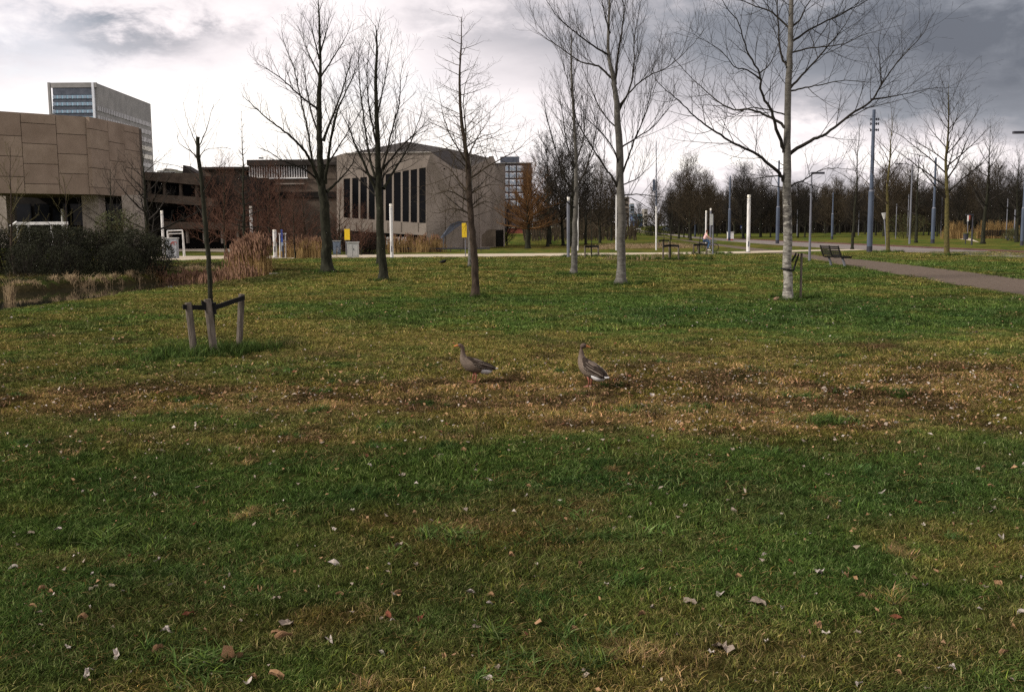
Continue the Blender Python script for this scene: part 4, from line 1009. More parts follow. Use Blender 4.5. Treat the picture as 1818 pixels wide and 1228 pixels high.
# ------------------------------------------------------------------ shrubs, hedge, reeds
def blades(name, spots, m, label, cat, hmin, hmax, lean, n, seed, w=0.016, plume=None, arch=0.0, base_z=None):
    """clumps of dry stems: spots are (x, y, radius)"""
    rg = random.Random(seed); br = []; pl = []
    tot = sum(s[2] ** 2 for s in spots)
    for x, y, r, hk in spots:
        for i in range(int(n * r * r / tot) + 1):
            a = rg.uniform(0, 6.28); q = min(abs(rg.gauss(0, .55)), 1.5) * r; x0, y0 = x + math.cos(a) * q, y + math.sin(a) * q * .8
            z0 = ((0.0 if y0 > 55 or x0 > 0 else hz1q(x0, y0)) if base_z is None else base_z) - .05; h = rg.uniform(hmin, hmax) * hk * (1.05 - .3 * q / r); th = rg.uniform(0, 6.28); l = lean * h * rg.uniform(.2, 1.5)
            dx, dy = math.cos(th) * l, math.sin(th) * l
            top = (x0 + dx, y0 + dy, z0 + h * (1 - arch * rg.random()))
            br.append(([(x0, y0, z0), (x0 + dx * .3, y0 + dy * .3, z0 + h * .62), top], [w / 2, w * .4, w * .15]))
            if plume and rg.random() < plume:
                pl.append(([(top[0], top[1], top[2] - .12), (top[0] + dx * .1, top[1], top[2] + .08), (top[0] + dx * .3 + rg.uniform(-.04, .04), top[1], top[2] + .2)], [.012, .04, .008]))
    if plume: br += []
    o = tubes(name, br, m, None); tag(o, label, cat, kind='stuff')
    if pl: o2 = tubes(name + '_plume', pl, M['plume'], None); tag(o2, label.replace('stems', 'plumes'), cat, kind='stuff')
def shrub(name, loc, rx, ry, h, seed, ml, mtw, label, group, nleaf=5200, nst=46, ls=.055):
    root = thing(name, loc, label, 'shrub', group); rg = random.Random(seed); a = np.random.default_rng(seed); L0 = Vector(loc); br = []
    for i in range(nst):
        th = rg.uniform(0, 6.28); r = rg.random() ** .6; e = Vector((math.cos(th) * rx * r, math.sin(th) * ry * r, h * rg.uniform(.7, 1.08) * (1 - .35 * r * r)))
        b0 = L0 + Vector((e.x * .35, e.y * .35, -.05)); b2 = L0 + e; b1 = (b0 + b2) / 2 + Vector((rg.uniform(-.15, .15), rg.uniform(-.15, .15), h * .12))
        cp = tup([b0, b1, b2]); br.append((cp, [.02, .013, .005])); spawn(cp, [.02, .013, .005], 0, dict(dens=[4, 2.5], ang=[40, 40], up=[.3, .2], len=[.8, .4], seg=[3, 2], jit=.2, trop=.05, rad=[.008, .005], rmin=.004), rg, br)
    tubes('stems', br, mtw, root)
    n = nleaf; th = a.uniform(0, 6.28, n); r = a.uniform(0, 1, n) ** .45; u = a.uniform(0, 1, n) ** .8
    rr = r * np.sqrt(np.clip(1 - (u - .25) ** 2 * 1.1, .05, 1)); x = np.cos(th) * rx * rr; y = np.sin(th) * ry * rr; z = u * h * (1 - .3 * rr ** 2)
    keep = fbm(x * 1.0 + seed, z * 1.0 + y, .55, seed, 3) > .44; x, y, z = x[keep], y[keep], z[keep]; n = len(x)
    c = np.c_[x, y, z] + np.array(L0); d1 = a.normal(size=(n, 3)); d1 /= np.linalg.norm(d1, axis=1)[:, None]; d2 = np.cross(d1, a.normal(size=(n, 3))); d2 /= np.linalg.norm(d2, axis=1)[:, None]
    s = (ls * a.uniform(.5, 1.3, n))[:, None]
    V = np.stack([c - d1 * s, c - d2 * s * .45, c + d1 * s, c + d2 * s * .45], 1).reshape(-1, 3); np_mesh('foliage', V, np.arange(n * 4).reshape(n, 4), ml, root)
    return root
sh = [shrub('shrub', at_px(20, 42), 2.3, 1.5, 2.5, 301, M['shrub_leaf'], M['twig_dark'], 'dark dense shrub at the left edge behind the pond', 'dark shrubs on the far bank of the pond', 9000),
      shrub('shrub', at_px(95, 41), 2.3, 1.5, 2.5, 302, M['shrub_leaf'], M['twig_dark'], 'dark dense shrub second from the left behind the pond', 'dark shrubs on the far bank of the pond', 9000)]
ol = shrub('shrub', at_px(212, 43), 1.8, 1.3, 3.3, 303, M['shrub_leaf2'], M['twig_olive'], 'taller olive green shrub in front of the block corner', 'dark shrubs on the far bank of the pond', 5200)
for i, (px, d, sc, lb) in enumerate([(60, 44, 1.0, 'dark shrub below the white railing'), (140, 43, .95, 'dark shrub right of the second light column at left'), (178, 42, .92, 'dark shrub left of the taller olive shrub'), (240, 41, .9, 'dark shrub right of the taller olive shrub'),
                                     (272, 41, .78, 'last dark shrub beside the grey graffitied cabinet'), (-30, 42, 1.0, 'dark shrub cut by the left edge'), (115, 39, .62, 'low dark bush in front of the shrub row, left'), (205, 39.5, .62, 'low dark bush in front of the shrub row, right'), (40, 39, .66, 'low dark bush nearest the left edge')]):
    copy_tree(sh[i % 2], loc=at_px(px, d), rz=R.uniform(0, 6), sc=sc, label=lb)
shrub('shrub', at_px(648, 68), 2.3, 1.2, 2.1, 305, M['twig_red'], M['twig_dark'], 'dark brown thicket right of the pale cabinet', 'shrubs along the gravel path', 4200, 90)
shrub('shrub', at_px(600, 76), 2.2, 1.2, 2.2, 306, M['twig_dark'], M['twig_dark'], 'nearly black shrub behind the bluish cabinet', 'shrubs along the gravel path', 4200, 90)
shrub('shrub', at_px(1162, 170), 4.5, 3, 4.6, 307, M['shrub_leaf'], M['twig_dark'], 'dark rounded bush in the avenue grass', 'shrubs of the avenue', 4200, 90, .16)
blades('golden_reeds', [(at_px(x_, 112).x, 112 * K, 1.4, 1) for x_ in (1690, 1705, 1745, 1758, 1772, 1786, 1798)], M['reed'], 'golden reeds in front of the dark wood at right', 'reeds', 1.0, 2.6, .14, 1700, 407, w=.05)
for px, d, s_, h_, lb, mt in [(1610, 118, 4, 3.6, 'yellow green bush at the edge of the dark wood', 'shrub_leaf2'), (1810, 96, 2.2, 1.6, 'yellowish bush at the right edge', 'shrub_leaf2')]:
    shrub('shrub', at_px(px, d), s_, 1.6, h_, int(px), M[mt], M['twig_olive'], lb, 'bushes at the edge of the wood', 2600, 50, .07)

def gspot(px, py, r, hk=1.0, z=None):
    p = GP(px, py) if z is None else GP(px, py, z); return (p.x, p.y, r, hk)
blades('reeds', [gspot(460, 480, .45, 1.0), gspot(436, 480, .7, .95), (at_px(448, 43).x, 43 * K, .8, 1.12), (at_px(428, 44).x, 44 * K, .8, .95), (at_px(462, 42).x, 42 * K, .45, 1.05)], M['reed'], 'tall dry reed stems at the end of the pond', 'reeds', 1.6, 2.35, .10, 2600, 401, w=.022, plume=.8)
blades('reeds', [(at_px(x, y).x, y * K, .85, k) for x, y, k in [(410, 43, .62), (390, 43, .5), (370, 42, .46), (350, 42, .46), (330, 41, .5), (310, 41, .42), (425, 42, .7), (400, 41, .45), (360, 40, .4), (285, 41, .35), (440, 41, .6)]], M['reed'], 'shorter golden reed stems along the far bank', 'reeds', .7, 1.7, .22, 3600, 402, w=.02, plume=.25)
blades('dry_sedge', [gspot(x, y - .3, r, k, ZW) for x, y, r, k in [(98, 512, .5, .7), (130, 511, .5, 1.0), (150, 511, .35, .9), (163, 510, .3, 1.3), (185, 508, .5, .7), (205, 506, .5, .7), (235, 503, .6, .9), (262, 500, .6, .85), (290, 497, .5, .7), (320, 492, .5, .8), (345, 490, .6, .8), (372, 488, .6, .7), (60, 517, .5, .5), (35, 518, .5, .5)]],
       M['sedge'], 'pale dead sedge clumps along the waterline', 'sedge', .18, .55, .5, 1700, 403, w=.022, arch=.45)
blades('dry_sedge', [gspot(20, 538, .16, 1.3, ZW), gspot(14, 526, .14, .8, ZW)], M['sedge'], 'dead sedge clump standing in the water at left', 'sedge', .3, 1.0, .30, 130, 404, w=.016, arch=.3, base_z=ZW)
blades('dry_reeds', [(at_px(x, y).x, y * K, 1.1, 1.0) for x, y in [(700, 72), (725, 73), (750, 72), (772, 73), (530, 62), (560, 62), (515, 63), (545, 60)]], M['reed'], 'orange brown reed bed before the auditorium', 'reeds', .8, 1.6, .14, 3000, 405, w=.035, plume=.2)
blades('rough_grass', [gspot(x, y, r, 1) for x, y, r in [(1100, 437, 3), (1140, 440, 3.5), (1180, 436, 4), (1070, 442, 2.5), (1210, 440, 2.5), (1080, 462, .8), (1140, 463, .8), (1165, 461, 1)]], M['sedge'], 'tan rough grass in the meadow beyond the path', 'grass', .15, .5, .5, 2600, 406, w=.03)

# ------------------------------------------------------------------ buildings
# brown concrete block on pillars
def zdist(px, py, z):
    r = ray(px, py); return (z - ZC) / r.z * r.y
dC = 78.0 * K; ZT = P(163, 208, dC).z; ZB = P(163, 346, dC).z
dL = zdist(-120, 189, ZT); dR = zdist(250, 227, ZT)
C3, L3_, R3 = P(163, 208, dC), P(-120, 189, dL), P(250, 227, dR)
root = thing('concrete_block_building', (C3.x, C3.y, 0), 'brown windowless concrete block raised on pillars at the left', 'building')
def facet(root, A, B, z0, z1, cols, mats, th=0.35, gap=0.05, rowh=2.35, seedo=0):
    """wall core plus staggered rows of panels, each its own object"""
    A, B = Vector((A.x, A.y, 0)), Vector((B.x, B.y, 0)); u = (B - A).normalized(); nrm = Vector((u.y, -u.x, 0)); L = (B - A).length
    if nrm.y > 0: nrm = -nrm
    rg = random.Random(seedo)
    for (s0, s1), off in cols:
        zz_ = z0
        edges = [z0] + [z for z in np.arange(z0 + off, z1 - 0.5, rowh)] + [z1]
        for q0, q1 in zip(edges[:-1], edges[1:]):
            if q1 - q0 < .25: continue
            pr_ = rg.uniform(0, .03); a = A + u * (s0 * L + gap / 2) + nrm * pr_; b = A + u * (s1 * L - gap / 2) + nrm * pr_
            mb = MB(); mb.prism([(a.x, a.y, q0 + gap / 2), (b.x, b.y, q0 + gap / 2), (b.x, b.y, q1 - gap / 2), (a.x, a.y, q1 - gap / 2)], -nrm * th)
            mb.build('panel', mats[rg.random() < .4], root)
def frac(A, B, px):
    r = ray(px, 300); rx, ry = r.x / r.y, 1.0      # x = rx*y
    # A + t(B-A): x = rx*y
    dx, dy = B.x - A.x, B.y - A.y
    return (rx * A.y - A.x) / (dx - rx * dy)
core = MB(); ins = Vector((0, .5, 0))
back = Vector((0, 30, 0))
pA, pB, pC = L3_ + ins, C3 + ins, C3.lerp(R3, .97) + ins
core.prism([(pA.x, pA.y, ZB + .02), (pB.x, pB.y, ZB + .02), (pC.x, pC.y, ZB + .02), (P(240, 400, pC.y + 24).x, pC.y + 24, ZB + .02), (pA.x, pA.y + 26, ZB + .02)], Vector((0, 0, ZT - ZB - .1)))
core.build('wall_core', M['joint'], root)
pcs = [-120, -70, -15, 42, 104, 163]
facet(root, L3_, C3, ZB, ZT, [((frac(L3_, C3, a), frac(L3_, C3, b)), o_) for a, b, o_ in zip(pcs[:-1], pcs[1:], (1.2, .4, 1.5, .9, 1.9))], (M['concrete_brown'], M['concrete_brown2']), rowh=1.8, seedo=1)
pcs = [163, 195, 223, 250]
facet(root, C3, R3, ZB, ZT, [((frac(C3, R3, a), frac(C3, R3, b)), o_) for a, b, o_ in zip(pcs[:-1], pcs[1:], (.7, 1.6, 1.1))], (M['concrete_brown2'], M['concrete_brown']), rowh=1.8, seedo=2)
for x0, x1 in [(-40, 13), (147, 177), (218, 246)]:
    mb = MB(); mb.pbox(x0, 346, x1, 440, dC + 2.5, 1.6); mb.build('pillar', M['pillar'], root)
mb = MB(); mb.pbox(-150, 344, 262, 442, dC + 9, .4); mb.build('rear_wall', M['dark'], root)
for x0 in (30, 62, 94, 126, 190):
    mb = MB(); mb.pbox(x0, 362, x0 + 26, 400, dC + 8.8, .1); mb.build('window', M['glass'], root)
# office tower behind
dT = 190.0 * K; T0 = P(170, 146.5, dT); ZTT = T0.z; dTr = zdist(267, 184, ZTT); Tr = P(267, 184, dTr); Tl = P(90, 146.5, dT)
root = thing('office_tower', (T0.x, T0.y, 0), 'slanting grey office tower with blue banded end rising behind the brown block', 'building')
mb = MB(); mb.prism([(Tl.x + .4, dT + .4, 0), (T0.x, dT + .4, 0), (Tr.x, dTr + .1, 0), (Tr.x - 11, dTr + 2, 0)], Vector((0, 0, ZTT - .1))); mb.build('wall', M['metal_clad'], root)
def band(px0, px1, y0, y1, m, nm, dd=0.0):
    mb = MB(); mb.pbox(px0, y0, px1, y1, dT - dd, .45 + dd); return mb.build(nm, m, root)
band(90, 171, 146.5, 156, M['metal_clad'], 'parapet', .1)
ysb = [(156, 169, 'grey_strip'), (169, 175.5, 'blue_clad'), (175.5, 181.5, 'grey_strip'), (181.5, 188, 'blue_clad'), (188, 195, 'grey_strip'), (195, 201, 'blue_clad'), (201, 207, 'grey_strip'), (207, 213, 'blue_clad')]
for a, b_, mk in ysb:
    band(93.5, 167, a, b_, M[mk], 'window_band' if mk == 'grey_strip' else 'spandrel', .12 if mk == 'blue_clad' else 0)
    if mk == 'blue_clad':
        for x in range(94, 166, 9):
            mb = MB(); mb.pbox(x, a + .6, x + 5.6, b_ - .6, dT - .16, .04); mb.build('pane', M['cabinet_blue'], root)
band(167, 171, 146.5, 330, M['white_frame'], 'corner_strip', .14)
band(89.5, 93.5, 146.5, 330, M['metal_clad'], 'corner_strip', .14)
# grid of small windows on the long side
u = (Vector((Tr.x, Tr.y, 0)) - Vector((T0.x, T0.y, 0))); Ls = u.length; u.normalize(); nn = Vector((u.y, -u.x, 0)); nn = nn if nn.y < 0 else -nn
rg = random.Random(4); cells = []; painted_lit = []
rows, cols_ = 13, 34
for r_ in range(rows):
    for c_ in range(cols_):
        s0 = Ls * (c_ + .18) / (cols_ + 1); s1 = Ls * (c_ + .82) / (cols_ + 1); z1 = ZTT - 5.2 - r_ * 2.15; z0 = z1 - 1.1
        a = Vector((T0.x, T0.y, 0)) + u * s0 + nn * .10; b_ = Vector((T0.x, T0.y, 0)) + u * s1 + nn * .10
        (painted_lit if (r_ in (3, 4, 7) and c_ > 20 + 3 * (r_ % 2)) else cells).append([(a.x, a.y, z0), (b_.x, b_.y, z0), (b_.x, b_.y, z1), (a.x, a.y, z1)])
shared = None
for q in cells[:]:
    pass
mb = MB()
for q in cells[230:]: mb.prism(q, -nn * .3)
o = mb.build('window_grid', M['tower_glass'], root); o['kind'] = 'stuff'
for q in cells[:230]: mb = MB(); mb.prism(q, -nn * .3); mb.build('window', M['tower_glass'], root)
for q in painted_lit: mb = MB(); mb.prism(q, -nn * .3); mb.build('window', M['lampglass'], root)  # pale colour paints these windows as bright; they give no light
# stepped low building between the block and the auditorium
dS = 92.0 * K
root = thing('stepped_building', P(300, 410, dS) * 1, 'low stepped concrete building with window strips behind the young tree', 'building'); root.location.z = 0
def pb(nm, m, x0, y0, x1, y1, d, dep, rt=None):
    mb = MB(); mb.pbox(x0, y0, x1, y1, d, dep); return mb.build(nm, m, rt if rt is not None else root)
def pquad(nm, m, pts, d, dep, rt=None):
    mb = MB(); mb.prism([P(x, y, d) for x, y in pts], dep); return mb.build(nm, m, rt if rt is not None else root)
pb('wall_core', M['dark'], 250, 312, 440, 440, dS + 1.2, 14)
pquad('parapet', M['concrete_dark'], [(250, 319), (355, 329), (355, 308), (250, 305)], dS, 2)
pquad('ledge', M['concrete_dark'], [(250, 357), (380, 367), (380, 352), (250, 343)], dS - .5, 2)
pquad('ledge', M['concrete_dark'], [(285, 406), (430, 408), (430, 397), (285, 393)], dS - 1.5, 2)
for x in (262, 289, 318, 346): pb('mullion', M['concrete_dark'], x, 320, x + 4, 350, dS + .4, .6)
for x in (267, 294, 323): pb('window', M['glass'], x, 321, x + 20, 345, dS + .9, .2)
for x in (290, 312, 334, 356): pb('window', M['glass'], x, 368, x + 19, 392, dS + .9, .2)
for x in (300, 330, 360, 392, 420): pb('pillar', M['pillar'], x, 408, x + 3, 432, dS - .8, .6)
pquad('roof_wedge', M['roof'], [(324, 309), (352, 309), (340, 302), (325, 293)], dS + 2, 3)
# upper hall with white slats
dH = 104.0 * K
root = thing('slatted_hall', Vector((P(490, 410, dH).x, dH, 0)), 'brown hall with a strip of white vertical slats under its roof, behind the reddish trees', 'building')
pb('wall', M['concrete_dark'], 440, 316, 600, 440, dH, 14)
pb('wall', M['concrete_dark'], 358, 300, 440, 440, dH + 1, 12)
pb('wall', M['concrete_dark'], 546, 292, 614, 318, dH - .05, 8)
pb('roof', M['roof'], 355, 296, 440, 301, dH - .2, 13)
pb('roof', M['roof'], 438, 282.5, 612, 294, dH - .5, 15)
pb('slat_backing', M['dark'], 441, 294, 546, 316, dH + .6, .3)
pb('ledge', M['trim'], 360, 314.5, 546, 317, dH - .35, .5)
pb('ledge', M['concrete'], 462, 325, 540, 328, dH - .3, .3)
pb('dark_strip', M['dark'], 445, 340, 600, 352, dH - .2, .3)  # dark strip standing slightly proud of the wall
for i in range(24):
    x = 442 + i * 4.4; pb('slat', M['white'], x, 294, x + 1.9, 315, dH + .1, .3)
pb('roof_pipe', M['pole_dark'], 459, 279.5, 467, 282, dH + 2, .3)
# auditorium
dA = 82.0 * K
root = thing('auditorium_building', Vector((P(690, 410, dA).x, dA, 0)), 'concrete auditorium with tall dark window slots and low dark pitched roof', 'building')
def poly3(nm, m, pts, dep=None):
    mb = MB(); mb.prism([P(x, y, d) for x, y, d in pts], dep if dep is not None else .5); return mb.build(nm, m, root)
wl = [(613, 318), (664, 314), (757, 297)]      # window head line
fins = []
slots = [(610, 621.5), (625, 636.5), (639.5, 651.5), (654.5, 665.5), (668.5, 681), (684.5, 696), (699, 711.5), (714.5, 726), (729, 740.5), (744, 756)]
def headline(x): return np.interp(x, [611, 640, 665, 695, 757], [318, 312, 316, 322, 296]) if False else np.interp(x, [606, 665, 757], [318, 313, 297])
def sill(x): return np.interp(x, [606, 757], [386, 396.5])
poly3('wall', M['concrete'], [(598, headline(598), dA), (606, headline(606), dA), (665, 313, dA), (757, 297, dA), (765, 270, dA), (613, 272, dA), (598, 276, dA)], .8)
poly3('wall', M['concrete'], [(598, 442, dA), (606, 442, dA), (606, 318, dA), (598, 318, dA)], .8)
edges = [606] + [v for s_ in slots for v in s_] + [757]
for a, b_ in zip(edges[0::2], edges[1::2]):
    if b_ - a > .5: poly3('fin', M['concrete'], [(a, sill(a), dA - .1), (b_, sill(b_), dA - .1), (b_, headline(b_) - .3, dA - .1), (a, headline(a) - .3, dA - .1)], 1.0)
for k, (a, b_) in enumerate(slots):
    poly3('window', M['glass'], [(a - .5, sill(a) + .5, dA + .22), (b_ + .5, sill(b_) + .5, dA + .22), (b_ + .5, headline(b_) - .5, dA + .22), (a - .5, headline(a) - .5, dA + .22)], .12)
poly3('wall_band', M['concrete'], [(606, 409, dA - .15), (757, 418, dA - .15), (757, 396.5, dA - .15), (606, 386, dA - .15)], .9)
for x in (632, 660, 688, 712, 742): poly3('seam', M['joint'], [(x, 412, dA - .17), (x + .8, 412, dA - .17), (x + .8, 395, dA - .17), (x, 395, dA - .17)], .05)
poly3('window', M['glass'], [(606, 424, dA + .4), (757, 427, dA + .4), (757, 417, dA + .4), (606, 408, dA + .4)], .1)
poly3('wall_base', M['dark'], [(598, 446, dA + .3), (757, 446, dA + .3), (757, 426, dA + .3), (598, 424, dA + .3)], .4)
for x in (686, 699, 713): pb('panel', M['white'], x, 421, x + 11, 434, dA - .3, .3)
poly3('wall', M['concrete'], [(757, 446, dA), (848, 446, dA + 5), (872, 440, dA + 7), (868, 282, dA + 7), (835, 296, dA + 5), (818, 302, dA + 4), (805, 299, dA + 3), (765, 270, dA), (757, 297, dA)], 1.0)
poly3('wall', M['concrete'], [(868, 440, dA + 7), (884, 438, dA + 10), (884, 300, dA + 10), (876, 278, dA + 8), (868, 282, dA + 7)], .8)
poly3('wall', M['concrete'], [(884, 438, dA + 10), (896, 438, dA + 12), (896, 292, dA + 12), (884, 292, dA + 10)], .8)
for x, w_ in ((790, .7), (822, .7), (850, .7)): pb('seam', M['joint'], x, 300, x + w_, 440, dA + np.interp(x, [757, 848], [0, 5]) - .06, .05)
mb = MB(); rp = [P(560, 287, dA + 10), P(613, 273, dA + .5), P(765, 271, dA + .5), P(805, 300, dA + 3.5), P(818, 303, dA + 4.4), P(868, 283, dA + 7.5), P(876, 279, dA + 9), P(864, 279.5, dA + 22), P(798, 264.5, dA + 22), P(722, 251.5, dA + 20), P(683, 260, dA + 20), P(626, 271, dA + 20)]
tri = [(0, 1, 11), (1, 10, 11), (1, 9, 10), (1, 2, 9), (2, 8, 9), (2, 3, 8), (3, 4, 8), (4, 7, 8), (4, 5, 7), (5, 6, 7)]
vs = [tuple(p) for p in rp] + [(p.x, p.y + .1, p.z - .5) for p in rp]; mb.add(vs, tri + [tuple(12 + i for i in t[::-1]) for t in tri] + [(i, (i + 1) % 12, (i + 1) % 12 + 12, i + 12) for i in range(12)])
mb.build('roof', M['roof'], root)
poly3('roof_trim', M['trim'], [(613, 272.6, dA - .12), (765, 270.8, dA - .12), (765, 269.4, dA - .12), (613, 271.2, dA - .12)], .5)
mb = MB(); mb.prism([(p_.x, p_.y, 0) for p_ in (P(612, 400, dA + 2), P(758, 400, dA + 2), P(846, 400, dA + 7.5), P(866, 400, dA + 9), P(893, 400, dA + 14), P(885, 400, dA + 20), P(612, 400, dA + 18))], Vector((0, 0, P(700, 306, dA).z))); mb.build('wall_core', M['dark'], root)
pb('vent_hole', M['dark'], 787.5, 298.5, 790, 301, dA + 1.5, .1)
poly3('ramp', M['grey_strip'], [(780, 424, dA - .4), (784, 424, dA - .4), (822, 396, dA + 1.5), (818, 391, dA + 1.5), (800, 398, dA + .5)], .4)
pb('ramp_post', M['grey_strip'], 786, 416, 788.4, 446, dA - .6, .3)
pquad('arch_shade_slab', M['concrete_dark'], [(855, 438), (880, 438), (880, 407), (866, 408), (855, 418)], dA + 2.0, .4)  # slabs before the wall; shade of the arch openings painted as dark colour
pb('arch_shade_slab', M['dark'], 880, 408, 894, 438, dA + 3, .5)
pb('chimney', M['concrete_dark'], 868, 277.5, 876.5, 283, dA + 9, 1)
# stone base strip near the canal
root = thing('railing', Vector((P(775, 410, 72 * K).x, 72 * K, 0)), 'thin dark railing before the auditorium wall', 'railing')
mb = MB(); mb.tube([P(690, 441.5, 72 * K), P(870, 441.2, 72 * K)], .09, 4); mb.build('rail', M['pole_dark'], root)
for x in range(692, 872, 18): mb = MB(); a = P(x, 441.5, 72 * K); mb.tube([a, (a.x, a.y, -.1)], .03, 4); mb.build('post', M['pole_dark'], root)
# apartment block with white windows
dB = 200.0 * K
root = thing('apartment_block', Vector((P(915, 410, dB).x, dB, 0)), 'distant dark brick apartment block with a grid of white windows', 'building')
pb('wall', M['brick_dark'], 880, 290, 944.5, 412, dB, 14)
pb('roof_box', M['grey_strip'], 888, 278, 922, 290, dB + 2, 6)
pb('roof_edge', M['metal_clad'], 879, 288.6, 945.5, 290.4, dB - .3, 1)
for r_ in range(6):
    for c_, (a, b_) in enumerate([(897.5, 902.5), (905, 915.5), (918, 929)]):
        y0 = 294.5 + r_ * 12.3; f = pb('window', M['white_frame'], a, y0, b_, y0 + 9, dB - .25, .3)
        nn_ = 1 if c_ == 0 else 3
        for k in range(nn_):
            wv = (b_ - a) / nn_; mb = MB(); mb.pbox(a + wv * k + .5, y0 + 1.2 + (k % 2) * 2.2, a + wv * (k + 1) - .5, y0 + 7.6, dB - .32, .05); mb.build('pane', M['cabinet_blue'], f)
# far city at the end of the avenue
def simple_building(label, px0, top, px1, d, m, wins, mw, bandm=None):
    d = d * K
    root = thing('far_building', Vector((P((px0 + px1) / 2, 405, d).x, d, 0)), label, 'building')
    pb('wall', m, px0, top, px1, 402.3, d, 12, root)
    pb('roof_edge', M['trim'], px0 - .3, top - .8, px1 + .3, top, d - .5, 12.5, root)
    for (a, b_, c_, e_) in wins: pb('window', mw, a, b_, c_, e_, d - .4, .4, root)
simple_building('blue office block at the far end of the avenue', 1122, 380, 1141, 620, mat('muted_blue_cladding', (.05, .075, .15), (.07, .10, .19), .1, .6), [(1123, 380, 1129, 385), (1131, 380, 1140, 385), (1123, 388, 1129, 392), (1131, 388, 1140, 392)], M['blue_clad'])
simple_building('pale tower block left of the blue office block', 1108, 350, 1117, 560, M['concrete'], [(1110, y, 1115, y + 3) for y in range(354, 398, 8)], M['glass'])
simple_building('cream building right of the blue office block', 1143, 372, 1150, 640, M['trim'], [(1144.5, y, 1148.5, y + 3) for y in range(376, 398, 7)], M['glass'])
simple_building('grey slab far beyond the avenue', 1119, 362, 1126, 900, M['cabinet_blue'], [(1120, y, 1125, y + 3) for y in range(366, 376, 5)], M['glass'])
simple_building('pale far building between the tower and the low building', 281, 303, 314, 420, M['cabinet_pale'], [(284, 306, 290, 308), (294, 306, 300, 308), (304, 306, 310, 308)], M['glass'])
simple_building('pale rooftop storey above the far left building', 291, 300, 302, 425, M['cabinet_pale'], [(293, 301, 300, 302.4)], M['glass'])
simple_building('long dark building behind the trees left of the avenue', 960, 372, 1090, 280, M['brick_dark'], [(x, y, x + 5, y + 4) for x in range(968, 1084, 12) for y in (376, 386)], M['white_frame'])
o = thing('brick_wall', Vector((P(990, 410, 190 * K).x, 190 * K, 0)), 'low red brick wall behind the canal', 'wall')
pb('wall', M['red_brick'], 900, 404, 1060, 414.8, 190 * K, 1, o); pb('coping', M['trim'], 900, 403.4, 1060, 404, 190 * K - .2, 1.3, o)

# ------------------------------------------------------------------ light columns, poles, signs
def pole_to(px, py, top, w, mats, name, label, group, cat='light column', cap=True, taper=1.0, dark_base=False, headm=None, wtop=None):
    g0 = G(px, py); d = g0.y; root = thing(name, g0, label, cat, group); zt = P(px, top, d).z; r = w * d / FPX / 2
    xt = g0.x + (0)
    h = zt - g0.z
    mb = MB(); mb.tube([(g0.x, d, g0.z - .1), (g0.x, d, g0.z + h * (.94 if cap else 1))], [r, r * taper], 14); mb.build('column' if cap else 'pole', mats[0], root, False)
    if cap:
        mb = MB(); mb.tube([(g0.x, d, g0.z + h * .94), (g0.x, d, g0.z + h * .945), (g0.x, d, g0.z + h * .955), (g0.x, d, g0.z + h * .992), (g0.x, d, g0.z + h)], [r * .7, r * .7, r * 1.0, r * 1.0, r * .85], 12); mb.build('lamp_head', mats[1], root)
        mb = MB(); mb.tube([(g0.x, d, g0.z), (g0.x, d, g0.z + .06)], r * 1.5, 10); mb.build('base_plate', M['pole_grey'], root)
        mb = MB(); mb.box((g0.x, d - r * .93, g0.z + .45), (r * .9, r * .2, .42)); mb.build('hatch', M['pole_grey'], root)
        mb = MB(); mb.tube([(g0.x, d, g0.z + h * .9), (g0.x, d, g0.z + h * .905)], r * 1.05, 12); mb.build('joint_ring', M['pole_grey'], root)
    return root
LC = (M['white'], M['lampglass']); LG = (M['pole_grey'], M['lampglass'])
for px, py, top, w_, mt, lb in [(1328, 448, 346, 6.2, LC, 'white light column right of the cyclist'), (1009, 457, 350, 5.4, LG, 'bluish grey light column left of the smaller tree'), (696, 458, 362, 5.6, LC, 'white light column beside the mossy tree by the windows'),
                                (448, 446, 366, 5.0, LC, 'white light column rising behind the reeds'), (291, 455, 374, 4.6, LC, 'slim white light column beside the graffitied cabinet'), (47, 447, 377, 4.6, LC, 'short white light column at the far left above the shrubs'),
                                (115, 447, 371, 5.0, LC, 'white light column before the dark undercroft, left of the pillar'), (489, 458, 408, 6.6, LC, 'short thick white column next to the blue sign post'),
                                (1253, 436, 374, 3.0, LC, 'thin white column just left of the cyclist'), (1261, 436, 370, 3.2, LG, 'thin grey column behind the cyclist')]:
    pole_to(px, py, top, w_, mt, 'light_column', lb, 'cylindrical light columns')
for px, py, top, lb in [(1026, 445, 352, 'thin white mast between the two leftmost lawn trees of the right group'), (1094, 444.5, 346, 'thin white mast hidden partly by the pale trunked tree')]:
    pole_to(px, py, top, 2.7, LC, 'white_mast', lb, 'thin white masts', cat='mast', cap=False)
